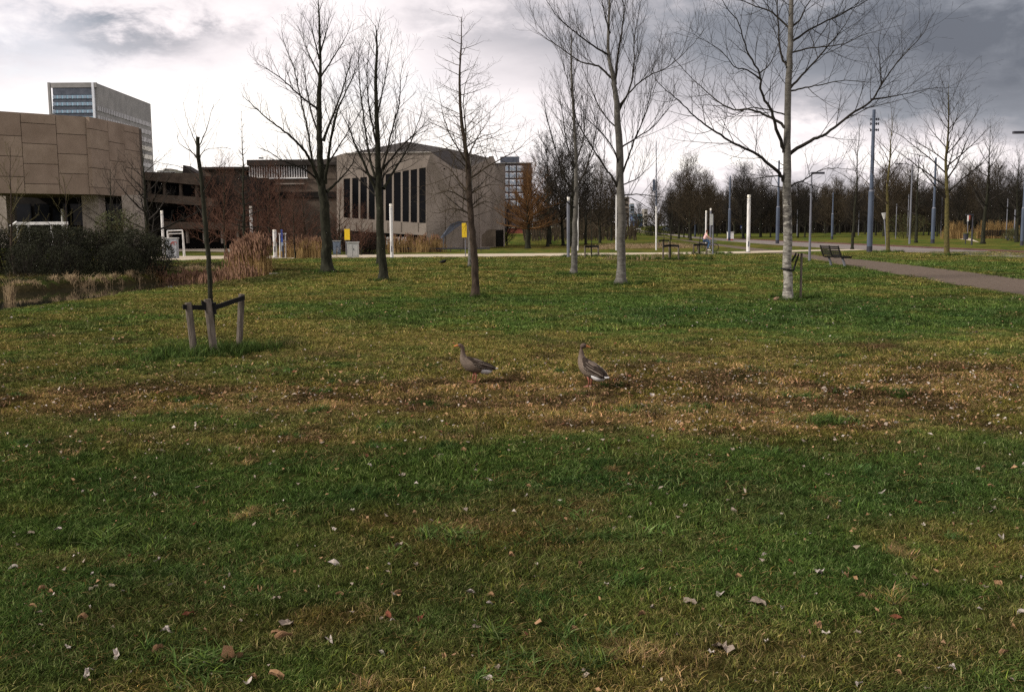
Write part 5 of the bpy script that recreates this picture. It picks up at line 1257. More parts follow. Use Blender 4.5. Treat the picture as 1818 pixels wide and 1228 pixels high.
# mast with white lower and blue grey upper part
g0 = G(1165, 444); d = g0.y; root = thing('white_mast', g0, 'tall mast with white lower half and blue grey upper half', 'mast', 'thin white masts')
mb = MB(); mb.tube([g0, P(1165, 366, d)], .075, 10); mb.build('lower_pole', M['white'], root)
mb = MB(); mb.tube([P(1165, 366, d), P(1165, 250, d)], [.06, .03], 10); mb.build('upper_pole', M['pole_blue'], root)
mb = MB(); mb.box(P(1161, 335, d) - Vector((0, 0, .2)), (.2, .2, 1.0)); mb.build('switch_box', M['pole_blue'], root)
def tram_pole(px, py, mid, top, w0, w1, lb, ins_=False):
    g0 = G(px, py); d = g0.y; s = d / FPX; root = thing('tram_pole', g0, lb, 'pole', 'blue grey tram poles'); H_ = lambda y: P(px + 4, y, d).z
    dx = 0
    mb = MB(); mb.tube([(g0.x, d, -.1), (g0.x, d, H_(py - 11 * 71 / d))], [w0 * s / 2 * 1.04] * 2, 14); mb.build('base_sleeve', M['pole_dark'], root)
    mb = MB(); mb.tube([(g0.x, d, H_(py - 11 * 71 / d)), (g0.x, d, H_(mid))], w0 * s / 2, 14); mb.build('lower_pole', M['pole_blue'], root)
    mb = MB(); mb.tube([(g0.x, d, H_(mid)), (g0.x, d, H_(mid) + .12)], [w0 * s / 2, w1 * s / 2], 14); mb.build('collar', M['pole_grey'], root)
    mb = MB(); mb.tube([(g0.x, d, H_(mid) + .12), (g0.x, d, H_(top))], [w1 * s / 2, w1 * s / 2 * .8], 12); mb.build('upper_pole', M['pole_blue'], root)
    if ins_:
        for y in (212, 220, 231):
            for sx in (-1, 1):
                for k in ((1, 2) if sx > 0 else (1,)):
                    c = Vector((g0.x + sx * (3.5 * k + 1.5) * s, d, H_(y))); mb = MB(); mb.tube([(g0.x, d, H_(y)), c], .035, 6); mb.tube([c - Vector((0, 0, .10)), c + Vector((0, 0, .10))], .05, 8); mb.build('insulator', M['pole_dark'], root)
tram_pole(1543.5, 447, 340, 195, 9.6, 6.8, 'fat blue grey tram pole with insulators, right of the bench', True)
tram_pole(1380, 433, 368, 285, 6.2, 4.0, 'blue grey tram pole just left of the birch trunk')
tram_pole(1294.5, 427.5, 372, 312, 4.6, 3.0, 'blue grey tram pole in front of the white van')
tram_pole(1655.5, 432, 370, 280, 6.6, 4.2, 'blue grey tram pole between the two mossy trees')
tram_pole(1477, 425, 380, 342, 4.0, 2.6, 'small blue grey tram pole far behind the bench')
tram_pole(1234, 421, 385, 340, 3.0, 2.0, 'smallest blue grey tram pole left of the cyclist')
tram_pole(1814, 436, 370, 280, 6.0, 4.0, 'blue grey tram pole at the right edge')
# street lamps with arms
def street_lamp(px, py, top, w_, armpx, lb, m=M['pole_grey'], double=False):
    g0 = G(px, py); d = g0.y; root = thing('street_lamp', g0, lb, 'street lamp', 'street lamps with side arms'); s = d / FPX; t = P(px, top, d); e = P(armpx, top - 1, d)
    mb = MB(); mb.tube([g0, (g0.x, d, t.z)], [w_ * s / 2, w_ * s / 2 * .55], 10); mb.build('pole', m, root)
    mb = MB(); mb.tube([t, (t.x * .5 + e.x * .5, d, e.z + .03), e], .03, 6); mb.build('arm', m, root)
    mb = MB(); mb.box(((e.x), d, e.z - .07), (.75, .22, .12)); mb.build('lamp_head', M['pole_dark'], root)
street_lamp(1437, 463.5, 308, 4.6, 1452, 'slim purple grey street lamp left of the bench')
street_lamp(1614.5, 433, 292, 3.6, 1596, 'slim street lamp beyond the cycle road')
street_lamp(1850, 470, 236, 6, 1812, 'street lamp whose head reaches in at the right edge', M['pole_dark'])
street_lamp(1725, 435, 382, 3.2, 1721, 'short dark park lamp beyond the cycle road', M['pole_dark'])
for px, py, top, w_, lb in [(1611, 420, 345, 1.6, 'far thin steel pole in the wood'), (1590, 424, 362, 1.4, 'far thin steel pole near the mossy narrow tree'), (1670, 420, 350, 1.6, 'thin pole beyond the mossy tall tree'), (1415, 419, 372, 1.6, 'thin pole in the wood right of the birch'), (1800, 424, 372, 2.2, 'pinkish steel pole near the right edge'), (1786, 424, 350, 1.6, 'thin steel pole left of the pinkish pole'), (1112, 420, 378, 1.2, 'thin far pole at the avenue'), (1524, 418, 374, 1.8, 'pinkish thin pole left of the fat tram pole')]:
    pole_to(px, py, top, w_, (M['pole_grey'],), 'steel_pole', lb, 'thin far poles', cat='pole', cap=False)
# sign beside cyclist
g0 = G(1265.5, 452); d = g0.y; root = thing('sign_post', g0, 'grey sign post in front of the cyclist with a tall pale panel on top', 'sign')
mb = MB(); mb.tube([g0, P(1265.5, 382, d)], .06, 8); mb.build('post', M['pole_grey'], root); pb('panel', M['cabinet_pale'], 1260.5, 380, 1265.8, 400, d - .1, .06, root)
# thing with white funnel top
g0 = G(1573.5, 440); d = g0.y; root = thing('beacon_post', g0, 'leaning thin post with pale funnel head beside the narrow mossy tree', 'post')
mb = MB(); mb.tube([g0, P(1570, 388, d)], .055, 8); mb.build('post', M['pole_grey'], root); mb = MB(); mb.tube([P(1570, 389, d), P(1569, 378, d)], [.09, .22], 8); mb.build('head', M['cabinet_pale'], root)
# yellow signs
def ysign(px, x0, x1, y0, y1, base, lb, posts):
    g0 = G(px, base); d = g0.y; root = thing('yellow_sign', g0, lb, 'sign', 'yellow notice boards')
    pb('board', M['yellow'], x0, y0, x1, y1, d, .05, root)
    for x in posts: mb = MB(); mb.tube([P(x, y0, d + .1), (P(x, 440, d).x, d + .1, -.1)], .035, 6); mb.build('post', M['pole_grey'], root)
    pb('frame_edge', M['pole_grey'], x0, y1, x1, y1 + .8, d + .01, .05, root)
ysign(616, 611.5, 621, 406.5, 426, 454, 'upright yellow notice board on two posts left of the pale cabinet', (614, 619))
ysign(826, 820, 828.5, 396, 421.5, 455.5, 'upright yellow notice board behind the slender twiggy tree', (826,))
ysign(536, 531.5, 539.5, 434.5, 440, 452, 'small yellow sign in the brown reeds', (536,))
g0 = G(543, 456); mb = MB(); mb.tube([g0, g0 + Vector((0, 0, .25)), g0 + Vector((.02, 0, .5)), g0 + Vector((0, 0, .62))], [.13, .11, .12, .05], 8); o = mb.build('hydrant', M['red']); tag(o, 'small red hydrant on the gravel path below the yellow sign', 'hydrant')
# cabinets
def cabinet(px0, px1, top, base, m, lb, graf=False):
    g0 = G((px0 + px1) / 2, base); d = g0.y; root = thing('utility_cabinet', g0, lb, 'cabinet', 'utility cabinets along the gravel path')
    zt = P(px0, top, d).z; x0, x1 = P(px0, base, d).x, P(px1, base, d).x
    mb = MB(); mb.box((g0.x, d + .25, -.05), (x1 - x0, .5, zt + .02)); mb.build('body', m, root)
    mb = MB(); mb.box((g0.x, d + .25, zt - .03), (x1 - x0 + .1, .6, .07)); mb.build('top', M['cabinet_pale'], root)
    mid_ = g0.x; 
    for sx in (-1, 1):
        mb = MB(); mb.box((mid_ + sx * (x1 - x0) / 4, d - .012, .12), ((x1 - x0) / 2 - .06, .03, zt - .3)); dr = mb.build('door', m, root)
        if sx > 0: mb = MB(); mb.box((mid_ + .08, d - .04, zt * .5), (.03, .03, .14)); mb.build('handle', M['pole_dark'], dr)
    if graf:
        pts = [(307 + 9 * math.cos(t) * (1 - t / 9) * .7, 432 - 3.2 * math.sin(1.7 * t)) for t in np.linspace(0, 6.5, 26)]
        mb = MB(); mb.tube([P(x, y, d - .04) for x, y in pts], .022, 4); mb.build('graffiti', M['red'], root)
cabinet(295.5, 314.5, 423, 459, M['cabinet'], 'grey cabinet with red graffiti beside the slim light column', True)
cabinet(505, 515, 427, 454, M['cabinet'], 'grey cabinet behind the blue sign post'); cabinet(591.5, 603.5, 428, 451, M['cabinet_blue'], 'bluish cabinet left of the first yellow board'); cabinet(616.5, 636, 430.5, 457.5, M['cabinet_pale'], 'pale speckled cabinet at the foot of the first yellow board')
# blue route post in white frame
g0 = G(502, 458); d = g0.y; root = thing('route_post', g0, 'blue and white route post between the white column and grey cabinet', 'sign')
for x in (496.5, 506.5): mb = MB(); mb.tube([P(x, 415, d), (P(x, 430, d).x, d, -.1)], .045, 6); mb.build('frame_post', M['white'], root)
pb('frame_bar', M['white'], 494, 414, 508, 416, d - .06, .1, root); pb('panel', M['blue_sign'], 498.5, 407.5, 502, 430, d - .1, .05, root); pb('panel', M['cabinet_blue'], 499, 430, 503, 446, d - .12, .05, root); pb('foot', M['pole_dark'], 501, 436, 504, 458.5, d - .2, .1, root); pb('side_board', M['dark'], 507, 418, 510.5, 428, d + .1, .06, root)
# goal frame
d = 66.0 * K; root = thing('goal_frame', Vector((P(312, 410, d).x, d, 0)), 'white tubular goal frame behind the graffitied cabinet', 'goal')
A_1, A_2 = P(297, 410, d), P(324, 409, d)
for a in (A_1, A_2):
    mb = MB(); mb.tube([(a.x, d, 0), (a.x, d, a.z)], .05, 8); mb.build('post', M['white'], root)
    mb = MB(); mb.tube([(a.x, d, a.z), (a.x - .3, d + 1.1, a.z - .25), (a.x - .3, d + 1.3, 0)], .035, 6); mb.build('brace', M['white'], root)
mb = MB(); mb.tube([A_1, A_2], .05, 8); mb.build('crossbar', M['white'], root); mb = MB(); mb.tube([A_1 + Vector((-.3, 1.1, -.25)), A_2 + Vector((-.3, 1.1, -.25))], .035, 6); mb.build('rear_bar', M['white'], root)
# white railing wall at left
d = 62.0 * K; root = thing('white_rail', Vector((P(75, 410, d).x, d, 0)), 'white horizontal railing band behind the shrubs at left', 'railing')
pb('rail', M['white'], 28, 393.5, 118, 399.5, d, .3, root)
for x in (30, 50, 90, 116): pb('post', M['white'], x, 399.5, x + 2.5, 436, d + .05, .2, root)
a, b_ = P(30, 394, d), P(18, 402, d); mb = MB(); mb.tube([a, b_], .09, 6); mb.build('brace', M['white'], root)

# ------------------------------------------------------------------ tree supports
def stake_mesh(root, p, top, r, lean=(0, 0)):
    mb = MB(); n = 6; pts = [Vector((p.x + lean[0] * t, p.y + lean[1] * t, p.z - .1 + (top - p.z + .1) * t)) for t in np.linspace(0, 1, n)]
    mb.tube(pts, [r * 1.05, r, r * 1.0, r * .98, r, r * .93], 12); return mb.build('stake', M['stake'], root)
def strap(root, a, b_, hgt=.075, th=.018):
    a, b_ = Vector(a), Vector(b_); u_ = (b_ - a).normalized(); nv_ = Vector((-u_.y, u_.x, 0)).normalized() * th; up_ = Vector((0, 0, hgt))
    vs = [a - nv_, a + nv_, b_ + nv_, b_ - nv_]; vs = [v - up_ / 2 for v in vs] + [v + up_ / 2 for v in vs]
    mb = MB(); mb.add(vs, [(3, 2, 1, 0), (4, 5, 6, 7), (0, 1, 5, 4), (1, 2, 6, 5), (2, 3, 7, 6), (3, 0, 4, 7)]); return mb.build('strap', M['strap'], root)
g0 = G(378, 624); root = thing('tree_support', g0, 'three leaning wooden stakes with black straps round the young tree at left', 'tree support')
bs = [G(346, 628), G(381, 625), G(424, 615)]; tops = [(334, 537, 6.4), (368, 531, 7.0), (429, 522, 5.8)]
tw = []
for b_, (tx, ty, hw) in zip(bs, tops):
    t = P(tx, ty, b_.y); r = hw * b_.y / FPX; stake_mesh(root, b_, t.z, r, (t.x - b_.x, 0)); tw.append((Vector((t.x, b_.y, t.z)), r))
tr_c = P(376, 546, g0.y)
for (t, r), dz in zip(tw, (-.07, -.05, -.06)):
    m_ = Vector((t.x, t.y - r - .02, t.z + dz)); strap(root, m_ + Vector((-r * 1.1 if t.x < tr_c.x else r * 1.1, 0, 0)), Vector((tr_c.x, g0.y - .085, tr_c.z - (.0 if t.x < tr_c.x else .02))), .085)
mb = MB(); mb.tube([(tr_c.x, g0.y, tr_c.z - .12), (tr_c.x, g0.y, tr_c.z + .09)], .082, 12); mb.build('collar', M['strap'], root)
# birch support
g0 = G(1416, 531); root = thing('tree_support', g0, 'single thin stake with a looped black strap tied to the birch', 'tree support')
d = g0.y; t = P(1416, 449, d - .3); stake_mesh(root, Vector((g0.x, d - .3, g0.z)), t.z, .035)
dbt = G(1400, 533).y; c = P(1398, 480, dbt)
mb = MB(); r_ = .165; ring = []
for k in range(17):
    th = 2 * math.pi * k / 16; ring.append((c.x + r_ * math.cos(th), dbt + r_ * math.sin(th), P(1399, 478.5, dbt).z - .03 * math.cos(th)))
mb.tube(ring, (.03), 4, cap=False); o = mb.build('loop', M['strap'], root)
strap(root, (c.x + .15, dbt - .1, P(1399, 478, dbt).z), (t.x + .02, d - .34, P(1416, 452, d - .3).z), .07); strap(root, (c.x + .14, dbt + .05, P(1399, 463, dbt).z), (t.x - .04, d - .3, P(1412, 450, d - .3).z), .07)
# supports with saplings beyond
def support(px, py, label, sap_label, wpx, hpx, sap_top, seed):
    rg = random.Random(seed); g0 = G(px, py); d = g0.y; s = d / FPX; root = thing('tree_support', g0, label, 'tree support', 'stake supports beyond the lawn')
    offs = [(-wpx * .5 * s, -.3), (wpx * .5 * s, -.1), (0.05, .75)]
    for ox, oy in offs:
        p = Vector((g0.x + ox, d + oy, 0)); stake_mesh(root, p, hpx * s, .055)
        strap(root, (p.x, p.y - .07, hpx * s - .07), (g0.x, d, hpx * s - .05 + rg.uniform(-.04, .06)), .14, .03)
    t = auto_tree('young_tree', (g0.x + .02, d, 0), h_for(px, d, sap_top), .4, .9, 9, seed, DARK, sap_label, 'thin young trees in stake supports', tr=.045, rise=(40, 65), Q=dict(fine, len=[.5, .3, .2], rad=[.01, .006, .004], rmin=.004))
support(1050, 457, 'stake support left of the pale trunked tree', 'thin young tree in the leftmost far stake support', 24, 21, 356, 801)
support(1190, 462, 'stake support nearest the lawn, left of the cyclist', 'thin young tree in the stake support left of the cyclist', 28, 27, 380, 802)
support(1242, 452, 'stake support directly behind the cycle wheels', 'thin young tree beside the cyclist', 24, 19, 368, 803)
support(1178, 440, 'small far stake support in the tan meadow', 'thin young tree in the tan meadow', 18, 14, 376, 804)

# ------------------------------------------------------------------ benches, bin, stone, crow, vehicles
def bench(loc, rz, label):
    root = thing('park_bench', (0, 0, 0), label, 'bench', None); L_ = 1.75
    segs = 3
    for i in range(5):
        mb = MB(); mb.box((0, -.02 + i * .095, .44 + (.0 if i else .02)), (L_, .075, .035)); mb.build('seat_slat', M['bench_wood'], root)
    for i in range(5):
        z = .52 + i * .095; mb = MB(); mb.box((0, .45 + i * .035, z), (L_, .03, .075)); mb.build('back_slat', M['mesh_dark'], root)
    for x in (-L_ / 2 + .03, 0, L_ / 2 - .03):
        mb = MB(); mb.tube([(x, -.10, .47), (x, -.02, .425), (x, .32, .425), (x, .43, .46), (x, .50, .60), (x, .62, .99)], .036, 8); mb.build('frame', M['bench_wood'], root)
    for x in (-L_ / 2 + .35, L_ / 2 - .12):
        mb = MB(); mb.tube([(x, .22, .43), (x, .12, .2), (x, .05, -.05)], [.05, .06, .065], 8); mb.build('leg', M['pole_grey'], root)
    root.location = loc; root.rotation_euler[2] = rz; root.scale = (1.1, 1.1, 1.08); return root
p = G(1492, 472); bench((p.x, p.y, 0), math.radians(101), 'dark slatted park bench beside the asphalt path')
p = G(1770, 427); b2 = bench((p.x, p.y, 0), math.radians(180), 'far dark bench before golden bushes at right'); b2.scale = (2.4, 1.3, 1.3)
g0 = G(1714, 433); root = thing('litter_bin', g0, 'small dark litter bin on a post beside the far cream footpath', 'bin')
mb = MB(); mb.tube([g0, g0 + Vector((0, 0, .5))], .05, 6); mb.build('post', M['pole_dark'], root); mb = MB(); mb.tube([g0 + Vector((0, 0, .45)), g0 + Vector((0, 0, 1.05))], [.22, .26], 10); mb.build('body', M['pole_dark'], root); mb = MB(); mb.tube([g0 + Vector((0, 0, 1.05)), g0 + Vector((0, 0, 1.12))], [.32, .28], 10); mb.build('lid', M['shrub_leaf2'], root)
g0 = G(1718, 424); d = g0.y; root = thing('sign_post', g0, 'thin post with small red and white sign at the wood', 'sign'); mb = MB(); mb.tube([g0, P(1718, 381, d)], .06, 6); mb.build('post', M['pole_grey'], root); pb('panel', M['white'], 1717.5, 381.5, 1720, 393, d - .1, .05, root); pb('panel', M['red'], 1720, 381.5, 1722.5, 390, d - .1, .05, root)
g0 = G(1317.5, 421); d = g0.y; root = thing('sign_post', g0, 'small blue and white sign on a post in front of the wood', 'sign'); mb = MB(); mb.tube([g0, P(1317.5, 400, d)], .05, 6); mb.build('post', M['pole_grey'], root); pb('panel', M['blue_sign'], 1314.5, 400.5, 1320.5, 406, d - .1, .05, root); pb('panel', M['white'], 1315.5, 402.5, 1319.5, 404.5, d - .16, .05, root)
mb = MB(); p = G(1380, 533.5); mb.sphere((p.x, p.y, p.z + .03), (.12, .09, .08), 12, 7); me_v = []
rg = random.Random(3); mb.v = [(x + rg.uniform(-.012, .012), y + rg.uniform(-.012, .012), z + rg.uniform(-.012, .012)) for x, y, z in mb.v]
o = mb.build('stone', M['stone'], None, True); tag(o, 'reddish stone in the grass left of the birch foot', 'stone')
# crow
p = G(787, 470); root = thing('crow', p, 'small black crow on the grass between the two middle trees', 'bird')
mb = MB(); s = 1.15
mb.tube([p + Vector((-.22, 0, .12)) * s, p + Vector((-.1, 0, .14)) * s, p + Vector((0, 0, .16)) * s, p + Vector((.08, 0, .18)) * s, p + Vector((.12, 0, .23)) * s, p + Vector((.16, 0, .24)) * s], [.01, .06 * s, .09 * s, .075 * s, .045 * s, .03], 8); mb.build('body', M['strap'], root, True)
mb = MB(); mb.tube([p + Vector((.15, 0, .24)) * s, p + Vector((.22, 0, .225)) * s], [.014, .003], 6); mb.build('bill', M['strap'], root)
for y in (-.03, .03): mb = MB(); mb.tube([p + Vector((0, y, .14)) * s, p + Vector((.01, y, 0))], .008, 5); mb.build('leg', M['strap'], root)
def vehicle(px, py, L_, W_, H_, m, label, cat, rz=0.0, van=False):
    g0 = G(px, py); g0.z = .02; root = thing('parked_' + cat, g0, label, cat, 'vehicles seen far off'); x, y = g0.x, g0.y
    prof = [(-.5, .28), (-.5, .62), (-.42, .68), (-.28, 1.0), (.18, 1.0), (.32, .66), (.5, .55), (.5, .28)] if not van else [(-.5, .2), (-.5, 1.0), (.28, 1.0), (.42, .6), (.5, .52), (.5, .2)]
    mb = MB(); mb.prism([(x + a * L_, y - W_ / 2, b_ * H_) for a, b_ in prof], W_); mb.build('body', m, root)
    wn = [(-.25, .68), (-.2, .93), (.14, .93), (.25, .68)] if not van else [(.05, .62), (.05, .9), (.27, .9), (.36, .62)]
    mb = MB(); mb.prism([(x + a * L_, y - W_ / 2 - .012, b_ * H_) for a, b_ in wn], .02); mb.build('window', M['glass'], root)
    for a in (-.3, .32): mb = MB(); mb.tube([(x + a * L_, y - W_ / 2 - .03, .33), (x + a * L_, y - W_ / 2 + .2, .33)], .33, 14); mb.build('wheel', M['strap'], root)
    return root
vehicle(1128, 409.2, 4.4, 1.8, 1.5, M['white'], 'white car far down the avenue', 'car')
g0 = G(1296.5, 427); root = thing('storage_box', g0, 'small white box with reddish foot behind a tram pole at the wood', 'box')
mb = MB(); mb.box((g0.x, g0.y, .22), (.82, .6, .95)); mb.build('body', M['white'], root); mb = MB(); mb.box((g0.x, g0.y, 0), (.74, .5, .24)); mb.build('foot', M['red'], root); mb = MB(); mb.box((g0.x, g0.y, 1.165), (.9, .68, .06)); mb.build('lid', M['cabinet_pale'], root)
vehicle(1190, 411, 4.3, 1.8, 1.5, M['cabinet_blue'], 'bluish grey car under the trees left of the broad round tree', 'car')
vehicle(1198, 413, 4.3, 1.8, 1.5, M['pole_dark'], 'dark car next to the bluish grey car under the trees', 'car')
vehicle(1184, 410.5, 4.3, 1.8, 1.5, M['pole_dark'], 'dark car left of the bluish grey car under the trees', 'car')

# ------------------------------------------------------------------ geese
M['goose_body'] = None
def goose_mats():
    m = bpy.data.materials.new('goose_body_plumage'); m.use_nodes = True; t = m.node_tree; B = NB(t); bs_ = t.nodes['Principled BSDF']
    co = B.n('ShaderNodeTexCoord').outputs['Object']; sp_ = B.n('ShaderNodeSeparateXYZ'); t.links.new(co, sp_.inputs[0])
    mp = B.n('ShaderNodeMapping'); t.links.new(co, mp.inputs[0]); mp.inputs['Scale'].default_value = (1, 1, 2.5)
    a = B.ramp(B.noise(mp.outputs[0], 40, 5, .6), [(.35, (.070, .050, .034)), (.65, (.15, .112, .082))])
    h = B.m('MULTIPLY', B.m('SUBTRACT', sp_.outputs[2], .36), 9.0, clamp=True)
    c = B.mix(h, a, (.075, .048, .033)); t.links.new(c, bs_.inputs['Base Color']); bs_.inputs['Roughness'].default_value = .85
    return m
M['goose_body'] = goose_mats()
M['goose_wing'] = mat('goose_wing_plumage', (.013, .009, .006), (.040, .027, .019), 45, .8, .6, 90)
M['goose_white'] = mat('goose_white_plumage', (.50, .49, .48), (.66, .65, .64), 30, .85)
M['goose_pale'] = mat('goose_pale_fringe', (.34, .28, .22), (.46, .39, .32), 30, .85)
M['goose_pink'] = mat('goose_pink_skin', (.24, .085, .055), (.33, .125, .085), 40, .6)
M['goose_orange'] = mat('goose_orange_bill', (.42, .15, .045), (.52, .21, .07), 40, .5)
def goose(px, py, heading, head_yaw, label, tilt=0.0, k=1.0):
    root = thing('goose', (0, 0, 0), label, 'goose', 'greylag geese on the lawn')
    body = [(-.25, .215, .018, .010), (-.20, .225, .055, .034), (-.13, .222, .092, .076), (-.05, .218, .110, .102), (.04, .228, .112, .108), (.10, .256, .090, .094), (.135, .300, .060, .068), (.148, .345, .038, .042), (.150, .39, .0255, .029), (.150, .425, .024, .027)]
    head = [(.0, .455, .0275, .030), (.018, .478, .029, .031), (.042, .486, .027, .028), (.062, .481, .018, .019)]
    cy, sy = math.cos(head_yaw), math.sin(head_yaw)
    pts = [Vector((x, 0, z)) for x, z, _, _ in body] + [Vector((.15 + x * cy, x * sy, z)) for x, z, _, _ in head]
    rad = [(a, b_) for _, _, a, b_ in body + head]
    # orient elliptical rings: first radius sideways, second vertical-ish
    vs = []; n = 16
    for i, p in enumerate(pts):
        t = (pts[min(i + 1, len(pts) - 1)] - pts[max(i - 1, 0)]).normalized()
        side = Vector((-sy, cy, 0)) if i >= len(body) else Vector((0, 1, 0))
        upv = side.cross(t) * -1
        for q in range(n):
            th = 2 * math.pi * q / n; vs.append(p + side * math.cos(th) * rad[i][0] + upv * math.sin(th) * rad[i][1])
    fs = [(i * n + q, i * n + (q + 1) % n, (i + 1) * n + (q + 1) % n, (i + 1) * n + q) for i in range(len(pts) - 1) for q in range(n)]
    fs += [tuple(range(n - 1, -1, -1)), tuple((len(pts) - 1) * n + q for q in range(n))]
    mb = MB(); mb.add(vs, fs); o = mb.build('body', M['goose_body'], root, True); sm = o.modifiers.new('s', 'SUBSURF'); sm.levels = sm.render_levels = 1
    hd = Vector((cy, sy, 0)); base = Vector((.15, 0, 0)) + hd * .058 + Vector((0, 0, .480))
    mb = MB(); mb.tube([base - hd * .006, base + hd * .022 + Vector((0, 0, -.004)), base + hd * .05 + Vector((0, 0, -.014)), base + hd * .06 + Vector((0, 0, -.018))], [.017, .013, .009, .004], 8); mb.build('bill', M['goose_orange'], root, True)
    for sd in (-1, 1):
        e = Vector((.15, 0, .487)) + hd * .036 + Vector((-sy, cy, 0)) * sd * .0265; mb = MB(); mb.sphere(e, .0052, 8, 5); mb.build('eye', M['strap'], root)
        # folded wing: half shell swept back to a point
        rows_, cols2 = 9, 7; vs = []
        for i in range(rows_):
            u_ = i / (rows_ - 1); x = .105 - u_ * .375; wv = .104 * (math.sin(min(u_ * 2.2 + .35, math.pi * .5)) - .75 * u_ ** 2.4); zc = .262 - .035 * u_
            hh = .075 * (1 - u_) ** .6 + .008
            for j in range(cols2):
                v_ = j / (cols2 - 1); ang = math.radians(100 - 135 * v_); yy = sd * max(.004, (wv + .014) * math.cos(ang) * 1.12 if ang < math.pi / 2 else .006)
                vs.append((x - .02 * v_, yy, zc + hh * math.sin(ang) - .004 * j * u_))
        fs = [(i * cols2 + j, i * cols2 + j + 1, (i + 1) * cols2 + j + 1, (i + 1) * cols2 + j) for i in range(rows_ - 1) for j in range(cols2 - 1)]
        mb = MB(); mb.add(vs, fs); o = mb.build('wing', M['goose_wing'], root, True); so = o.modifiers.new('t', 'SOLIDIFY'); so.thickness = .008; so.offset = 0
        for j, (i0, i1) in ((6, (0, 5)), (5, (2, 7)), (3, (3, 8)), (4, (1, 4)), (2, (2, 5))):
            mb = MB(); line = [Vector(vs[i * cols2 + j]) + Vector((0, sd * .006, .003)) for i in range(i0, i1 + 1)]; mb.tube(line, [.0012] + [.0026 if j in (6, 3) else .0014] * (len(line) - 2) + [.001], 5); mb.build('feather', M['goose_pale'], o)
    mb = MB(); mb.sphere((-.140, 0, .190), (.112, .088, .070), 14, 8); mb.build('undertail', M['goose_white'], root, True)
    mb = MB(); mb.prism([(-.20, -.042, .212), (-.315, -.026, .208), (-.325, 0, .208), (-.315, .026, .208), (-.20, .042, .212)], Vector((0, 0, .010))); mb.build('tail_edge', M['goose_white'], root)
    mb = MB(); mb.prism([(-.19, -.034, .228), (-.295, -.018, .221), (-.295, .018, .221), (-.19, .034, .228)], Vector((0, 0, .012))); mb.build('tail', M['goose_wing'], root)
    for sd, fx in ((-1, .02), (1, -.015)):
        y = sd * .038; mb = MB(); mb.tube([(-.005, y, .155), (-.012 + fx, y, .09), (fx, y, .012)], [.022, .0095, .0085], 8); lg = mb.build('leg', M['goose_pink'], root, True)
        mb = MB(); mb.prism([(fx - .015, y, .004), (fx + .062, y - .032, .004), (fx + .072, y, .004), (fx + .062, y + .032, .004)], Vector((0, 0, .009))); mb.build('foot', M['goose_pink'], lg)
    for o in root.children_recursive:
        if o.name.split('.')[0] not in ('leg', 'foot'):
            for v in o.data.vertices: v.co.z += tilt * (v.co.x + .02)
    g_ = G(px, py); root.location = (g_.x, g_.y, g_.z + .012); root.rotation_euler[2] = heading; root.scale = (k, k, k); return root
goose(842, 677, math.radians(183), 0.0, 'left goose standing side on facing left with orange bill', .10, 1.06)
goose(1047, 688, math.radians(130), math.radians(-125), 'right goose seen from behind with its head turned to the right', .20, 1.10)

# ------------------------------------------------------------------ cyclist
M['skin'] = mat('skin', (.42, .24, .17), (.5, .3, .21), 20, .6); M['pink'] = mat('pink_shirt', (.60, .38, .38), (.72, .48, .47), 12, .85); M['denim'] = mat('blue_denim', (.035, .07, .14), (.06, .11, .20), 20, .9)
M['hair'] = mat('auburn_hair', (.06, .02, .012), (.11, .035, .02), 30, .7)
def skin_mesh(name, root, verts, edges, radii, m, sub=1):
    off = parent_origin(root); me = bpy.data.meshes.new(name); me.from_pydata([(v[0] - off[0], v[1] - off[1], v[2] - off[2]) for v in verts], edges, []); me.materials.append(m)
    o = bpy.data.objects.new(name, me); COL.objects.link(o); o.parent = root
    sk = o.modifiers.new('skin', 'SKIN'); sk.use_smooth_shade = True
    lay = me.skin_vertices[0] if me.skin_vertices else None
    if lay is None:
        bpy.context.view_layer.objects.active = o; bpy.ops.mesh.customdata_skin_add(); lay = me.skin_vertices[0]
    for i, r in enumerate(radii): lay.data[i].radius = (r, r); lay.data[i].use_root = (i == 0)
    ss = o.modifiers.new('sub', 'SUBSURF'); ss.levels = ss.render_levels = sub
    return o
g0 = G(1256, 447); bx, by = g0.x, g0.y
root = thing('bicycle', g0, 'dark city bicycle with front basket crossing on the gravel path', 'bicycle')
def Wp(x, y, z): return Vector((bx + x, by + y, z))
rw, fw = Wp(-.52, 0, .35), Wp(.58, 0, .35)
for c in (rw, fw):
    ring = [c + Vector((math.cos(t) * .33, 0, math.sin(t) * .33)) for t in np.linspace(0, 2 * math.pi, 25)]
    mb = MB(); mb.tube(ring, .03, 6, cap=False); whl = mb.build('wheel', M['strap'], root)
    for k in range(8):
        mb = MB(); t = math.pi * k / 4; mb.tube([c, c + Vector((math.cos(t) * .32, 0, math.sin(t) * .32))], .004, 3); mb.build('spoke', M['pole_grey'], whl)
bb, seat, hd_ = Wp(-.08, 0, .32), Wp(-.26, 0, .85), Wp(.38, 0, .88)
mb = MB()
for a, b_ in ((bb, seat), (bb, hd_ - Vector((0, 0, .1))), (rw, bb), (rw, seat - Vector((0, 0, .12))), (hd_, fw), (hd_, Wp(.34, 0, 1.02)), (Wp(-.2, 0, .68), Wp(.36, 0, .74))): mb.tube([a, b_], .018, 6)
mb.build('frame', M['pole_dark'], root)
mb = MB(); mb.tube([Wp(.34, -.28, 1.03), Wp(.36, 0, 1.04), Wp(.34, .28, 1.03)], .014, 6); mb.build('handlebar', M['pole_dark'], root)
mb = MB(); mb.tube([Wp(-.40, 0, .88), Wp(-.26, 0, .9), Wp(-.14, 0, .88)], [.08, .07, .025], 8); mb.build('saddle', M['strap'], root)
mb = MB()
